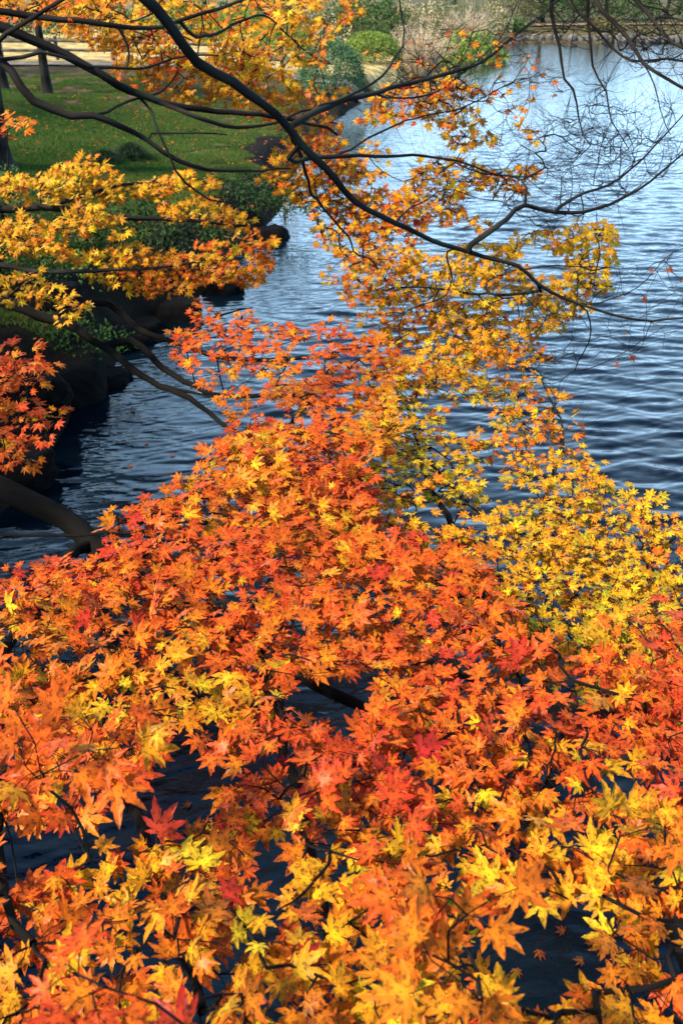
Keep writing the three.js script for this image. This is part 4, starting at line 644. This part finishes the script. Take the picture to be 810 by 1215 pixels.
// rail fence beyond the path
{
  const t = thing('rail_fence', 'low dark log rail fence between the path and the sunlit field', 'fence', ground(-11, -38)), b = t.position;
  for (let k = 0; k <= 8; k++) { const x = -19 + k * 2.1, z = -38 + 0.04 * x, y = height(x, z), s = new Soup(); tube(s, [V(x, y - 0.3, z), V(x, y + 0.4, z), V(x, y + 0.78, z), V(x, y + 0.8, z)], [0.075, 0.075, 0.07, 0.03], 9, [1, 1, 1], b); part('post', s.geo(), M.wood, t); if (k < 8) for (const h of [0.35, 0.65]) { const x2 = x + 2.1, z2 = -38 + 0.04 * x2, y2 = height(x2, z2), r = new Soup(); tube(r, [V(x, y + h, z + 0.07), V((x + x2) / 2, (y + y2) / 2 + h - 0.02, (z + z2) / 2 + 0.07), V(x2, y2 + h, z2 + 0.07)], [0.05, 0.05, 0.05], 8, [1, 1, 1], b); part('rail', r.geo(), M.wood, t); } }
}
// beyond the field: a belt of trees and shrubs
reseed(9100);
for (let k = 0; k < 9; k++) { const x = -40 + k * 5.2 + rr(-1, 1), z = -60 - rr(0, 14); backTree('field_tree', k % 3 ? 'dark evergreen tree beyond the sunlit field' : 'golden leaved tree beyond the sunlit field', ground(x, z), rr(3, 4.5), 0.2, [3.6, 3.4], 1500, 0.3, k % 3 ? GREENS : GOLDS, V(rr(-0.5, 0.5), 0, 0), k % 3 ? 'dark trees beyond the field' : 'golden trees beyond the field'); }
for (let k = 0; k < 10; k++) { const x = -36 + k * 4.6 + rr(-1, 1), z = -54 - rr(0, 4); shrub('hedge_shrub', 'rounded green shrub in the belt behind the sunlit field', ground(x, z), V(2.6, 1.8, 1.6), 2800, 0.2, k % 3 ? GREENS : FRESH, { dome: true }, 'shrubs behind the field'); }
// far shore: stone edge, shrubs, trees
{
  const t = thing('stone_edge', 'low grey stone wall along the far shore of the pond', 'stone wall', V(40, 0, -79)), mats = [0.20, 0.26, 0.17].map((v) => new THREE.MeshStandardMaterial({ color: new THREE.Color().setRGB(v, v * 0.95, v * 0.86), map: noiseTex, bumpMap: noiseTex, bumpScale: 0.03, roughness: 0.9 })), g = new THREE.IcosahedronGeometry(0.5, 2);
  for (let k = 0; k < 120; k++) { const x = 12.5 + k * 0.56 + rr(-0.1, 0.1), z = shoreZ(x), m = part('stone', g, mats[k % 3], t); m.position.set(x - 40, rr(0.15, 0.3), z + 79); m.scale.set(rr(0.6, 0.8), rr(0.6, 1.0), rr(0.5, 0.8)); m.rotation.set(rr(-0.3, 0.3), rr(0, 6), rr(-0.3, 0.3)); }
}
function shoreZ(x) { for (let z = -70; z > -90; z -= 0.2) if (shoreDist(x, z) > 0.1) return z; return -79; }
{ const s = new Soup(); for (let i = 0; i <= 60; i++) { const x = 10 + i * 2, z = -84.5 + 0.6 * Math.sin(i * 0.4); for (let k = 0; k < 3; k++) s.vert(x, height(x, z - k * 1.1) + 0.06, z - k * 1.1, [0.42, 0.33, 0.2], x, z - k); } for (let i = 0; i < 60; i++) for (let k = 0; k < 2; k++) { const a = i * 3 + k; s.tri(a, a + 1, a + 3); s.tri(a + 1, a + 4, a + 3); } structure('far_path', s.geo(), M.ground); }
for (let k = 0; k < 7; k++) shrub('winter_shrub', 'dull winter shrub on the shore behind the pale leafless shrubs', ground(-1.5 + k * 1.9, -47 - k * 4.2), V(2.0, 1.7, 1.5), 2600, 0.14, k % 3 ? [...GREENS, [0.12, 0.1, 0.05]] : [...TAN, ...GREENS], { dome: true, lump: 0.35 }, 'dull shrubs behind the leafless shrubs');
reseed(9200);
for (let k = 0; k < 26; k++) { const x = 12 + k * 2.6 + rr(-1, 1), z = k % 3 ? -88 - rr(0, 6) : -81.3, kind = rnd() < 0.6 ? 0 : rnd() < 0.35 ? 1 : 2; shrub('shore_shrub', ['dark green shrub on the far shore', 'tan winter shrub on the far shore', 'dull olive shrub on the far shore'][kind], ground(x, z), k % 3 ? V(2.4, rr(1.7, 2.8), 1.6) : V(1.5, rr(0.5, 0.9), 0.9), 2600, 0.2, [GREENS, TAN, [[0.10, 0.11, 0.04], [0.13, 0.11, 0.05]]][kind], { dome: true, lump: 0.35 }, ['green far shrubs', 'tan far shrubs', 'olive far shrubs'][kind]); }
for (let k = 0; k < 12; k++) { const x = 10 + k * 6.3 + rr(-1.5, 1.5), kind = k % 3; backTree('shore_tree', ['leafless brown tree behind the far shore path', 'tan leaved tree behind the far shore path', 'dark green tree behind the far shore path'][kind], ground(x, -89 - rr(0, 10)), rr(3, 4), 0.2, [3.4, 3.0], kind ? 2600 : 900, 0.3, kind === 2 ? GREENS : TAN, V(rr(-0.6, 0.6), 0, 0), ['bare far trees', 'tan far trees', 'green far trees'][kind]); }
// fallen leaves and grass on the lawn; leaves afloat under the maples
reseed(9300);
{
  const s = new Soup(); s.base = V(0, 0, 0);
  for (let k = 0; k < 5000; k++) { const x = rr(-11, 0), z = -rr(5, 30), d = shoreDist(x, z); if (d < 0.3 || fbm(x * 0.5, z * 0.5, 2) < 0.42) continue; const col = pick({ rust: 6, amber: 1.5, gold: 1.5, flame: 0.6 }); writeLeaf(s, makeLeaf(V(x, height(x, z) + rr(0.03, 0.06), z), V(gauss(), gauss() * 0.15, gauss()).add(V(0.01, 0, 0)), rr(0.03, 0.055), col, V(gauss() * 0.4, 1, gauss() * 0.4), 9), false); }
  const m = shadow(new THREE.Mesh(s.geo(), M.leaf)); m.name = 'leaf_litter'; m.userData = { label: 'brown and orange fallen leaves strewn over the lawn and bank', category: 'leaf litter', kind: 'stuff' }; scene.add(m);
  const b = new Soup(); for (let k = 0; k < 3; k++) for (let j = 0; j < 3; j++) { const a = rr(0, 6.28), d = V(Math.cos(a) * 0.5, 1, Math.sin(a) * 0.5).normalize(), L = rr(0.05, 0.1), c = [[1, 1, 1], [1.3, 1.1, 1], [0.8, 0.9, 0.8]][j]; const p = V(rr(-0.05, 0.05), -0.01, rr(-0.05, 0.05)); blade(b, p, d, V(Math.cos(a + 1.5), 0, Math.sin(a + 1.5)), L, 0.009, c); }
  const N = 85000, im = new THREE.InstancedMesh(b.geo(), M.grass, N), mt = new THREE.Matrix4(), q = new THREE.Quaternion(), col = new THREE.Color(); let n = 0;
  for (let k = 0; k < N * 4 && n < N; k++) { const x = rr(-10.5, 0), z = -rr(7.5, 32), d = shoreDist(x, z), w = fbm(x * 0.9 + 3, z * 0.9, 4); if (d + (w - 0.5) * 2 < 1.0 || fbm(x * 2.2, z * 2.2 + 8, 3) < 0.3 + 0.28 * smooth(-20, -30, z)) continue; const sc = rr(0.5, 1.1); q.setFromAxisAngle(V(0, 1, 0), rr(0, 6.28)); mt.compose(V(x, height(x, z), z), q, V(sc * 1.3, sc * 0.8, sc * 1.3)); im.setMatrixAt(n, mt); const g = mix3([0.028, 0.07, 0.015], [0.08, 0.115, 0.026], clamp(w * 1.4 - 0.3 + rr(-0.2, 0.2))); im.setColorAt(n, col.setRGB(...g)); n++; }
  im.count = n; im.castShadow = im.receiveShadow = true; im.name = 'lawn_grass'; im.userData = { label: 'short green grass and moss covering the sloping lawn', category: 'grass', kind: 'stuff' }; scene.add(im);
  for (const [px, py] of [[668, 1105], [690, 1140], [640, 1128], [700, 1120], [612, 1150], [225, 955], [190, 975], [156, 552], [175, 525], [158, 487], [205, 540], [400, 830]]) { const p = onLevel(px, py, 0.012), o = new Soup(); o.base = V(0, 0, 0); const l = makeLeaf(p, V(gauss(), 0.02, gauss() + 0.01), 0.038, pick({ rust: 1 }), V(gauss() * 0.1, 1, gauss() * 0.1), 2); writeLeaf(o, l, true); const f = shadow(new THREE.Mesh(o.geo(), M.leaf)); f.name = numbered('floating_leaf'); f.position.copy(l.pos); f.quaternion.copy(l.q); f.userData = { label: 'single fallen maple leaf afloat on the dark water', category: 'leaf', group: 'leaves afloat on the water' }; scene.add(f); }
}
renderer.render(scene, camera);
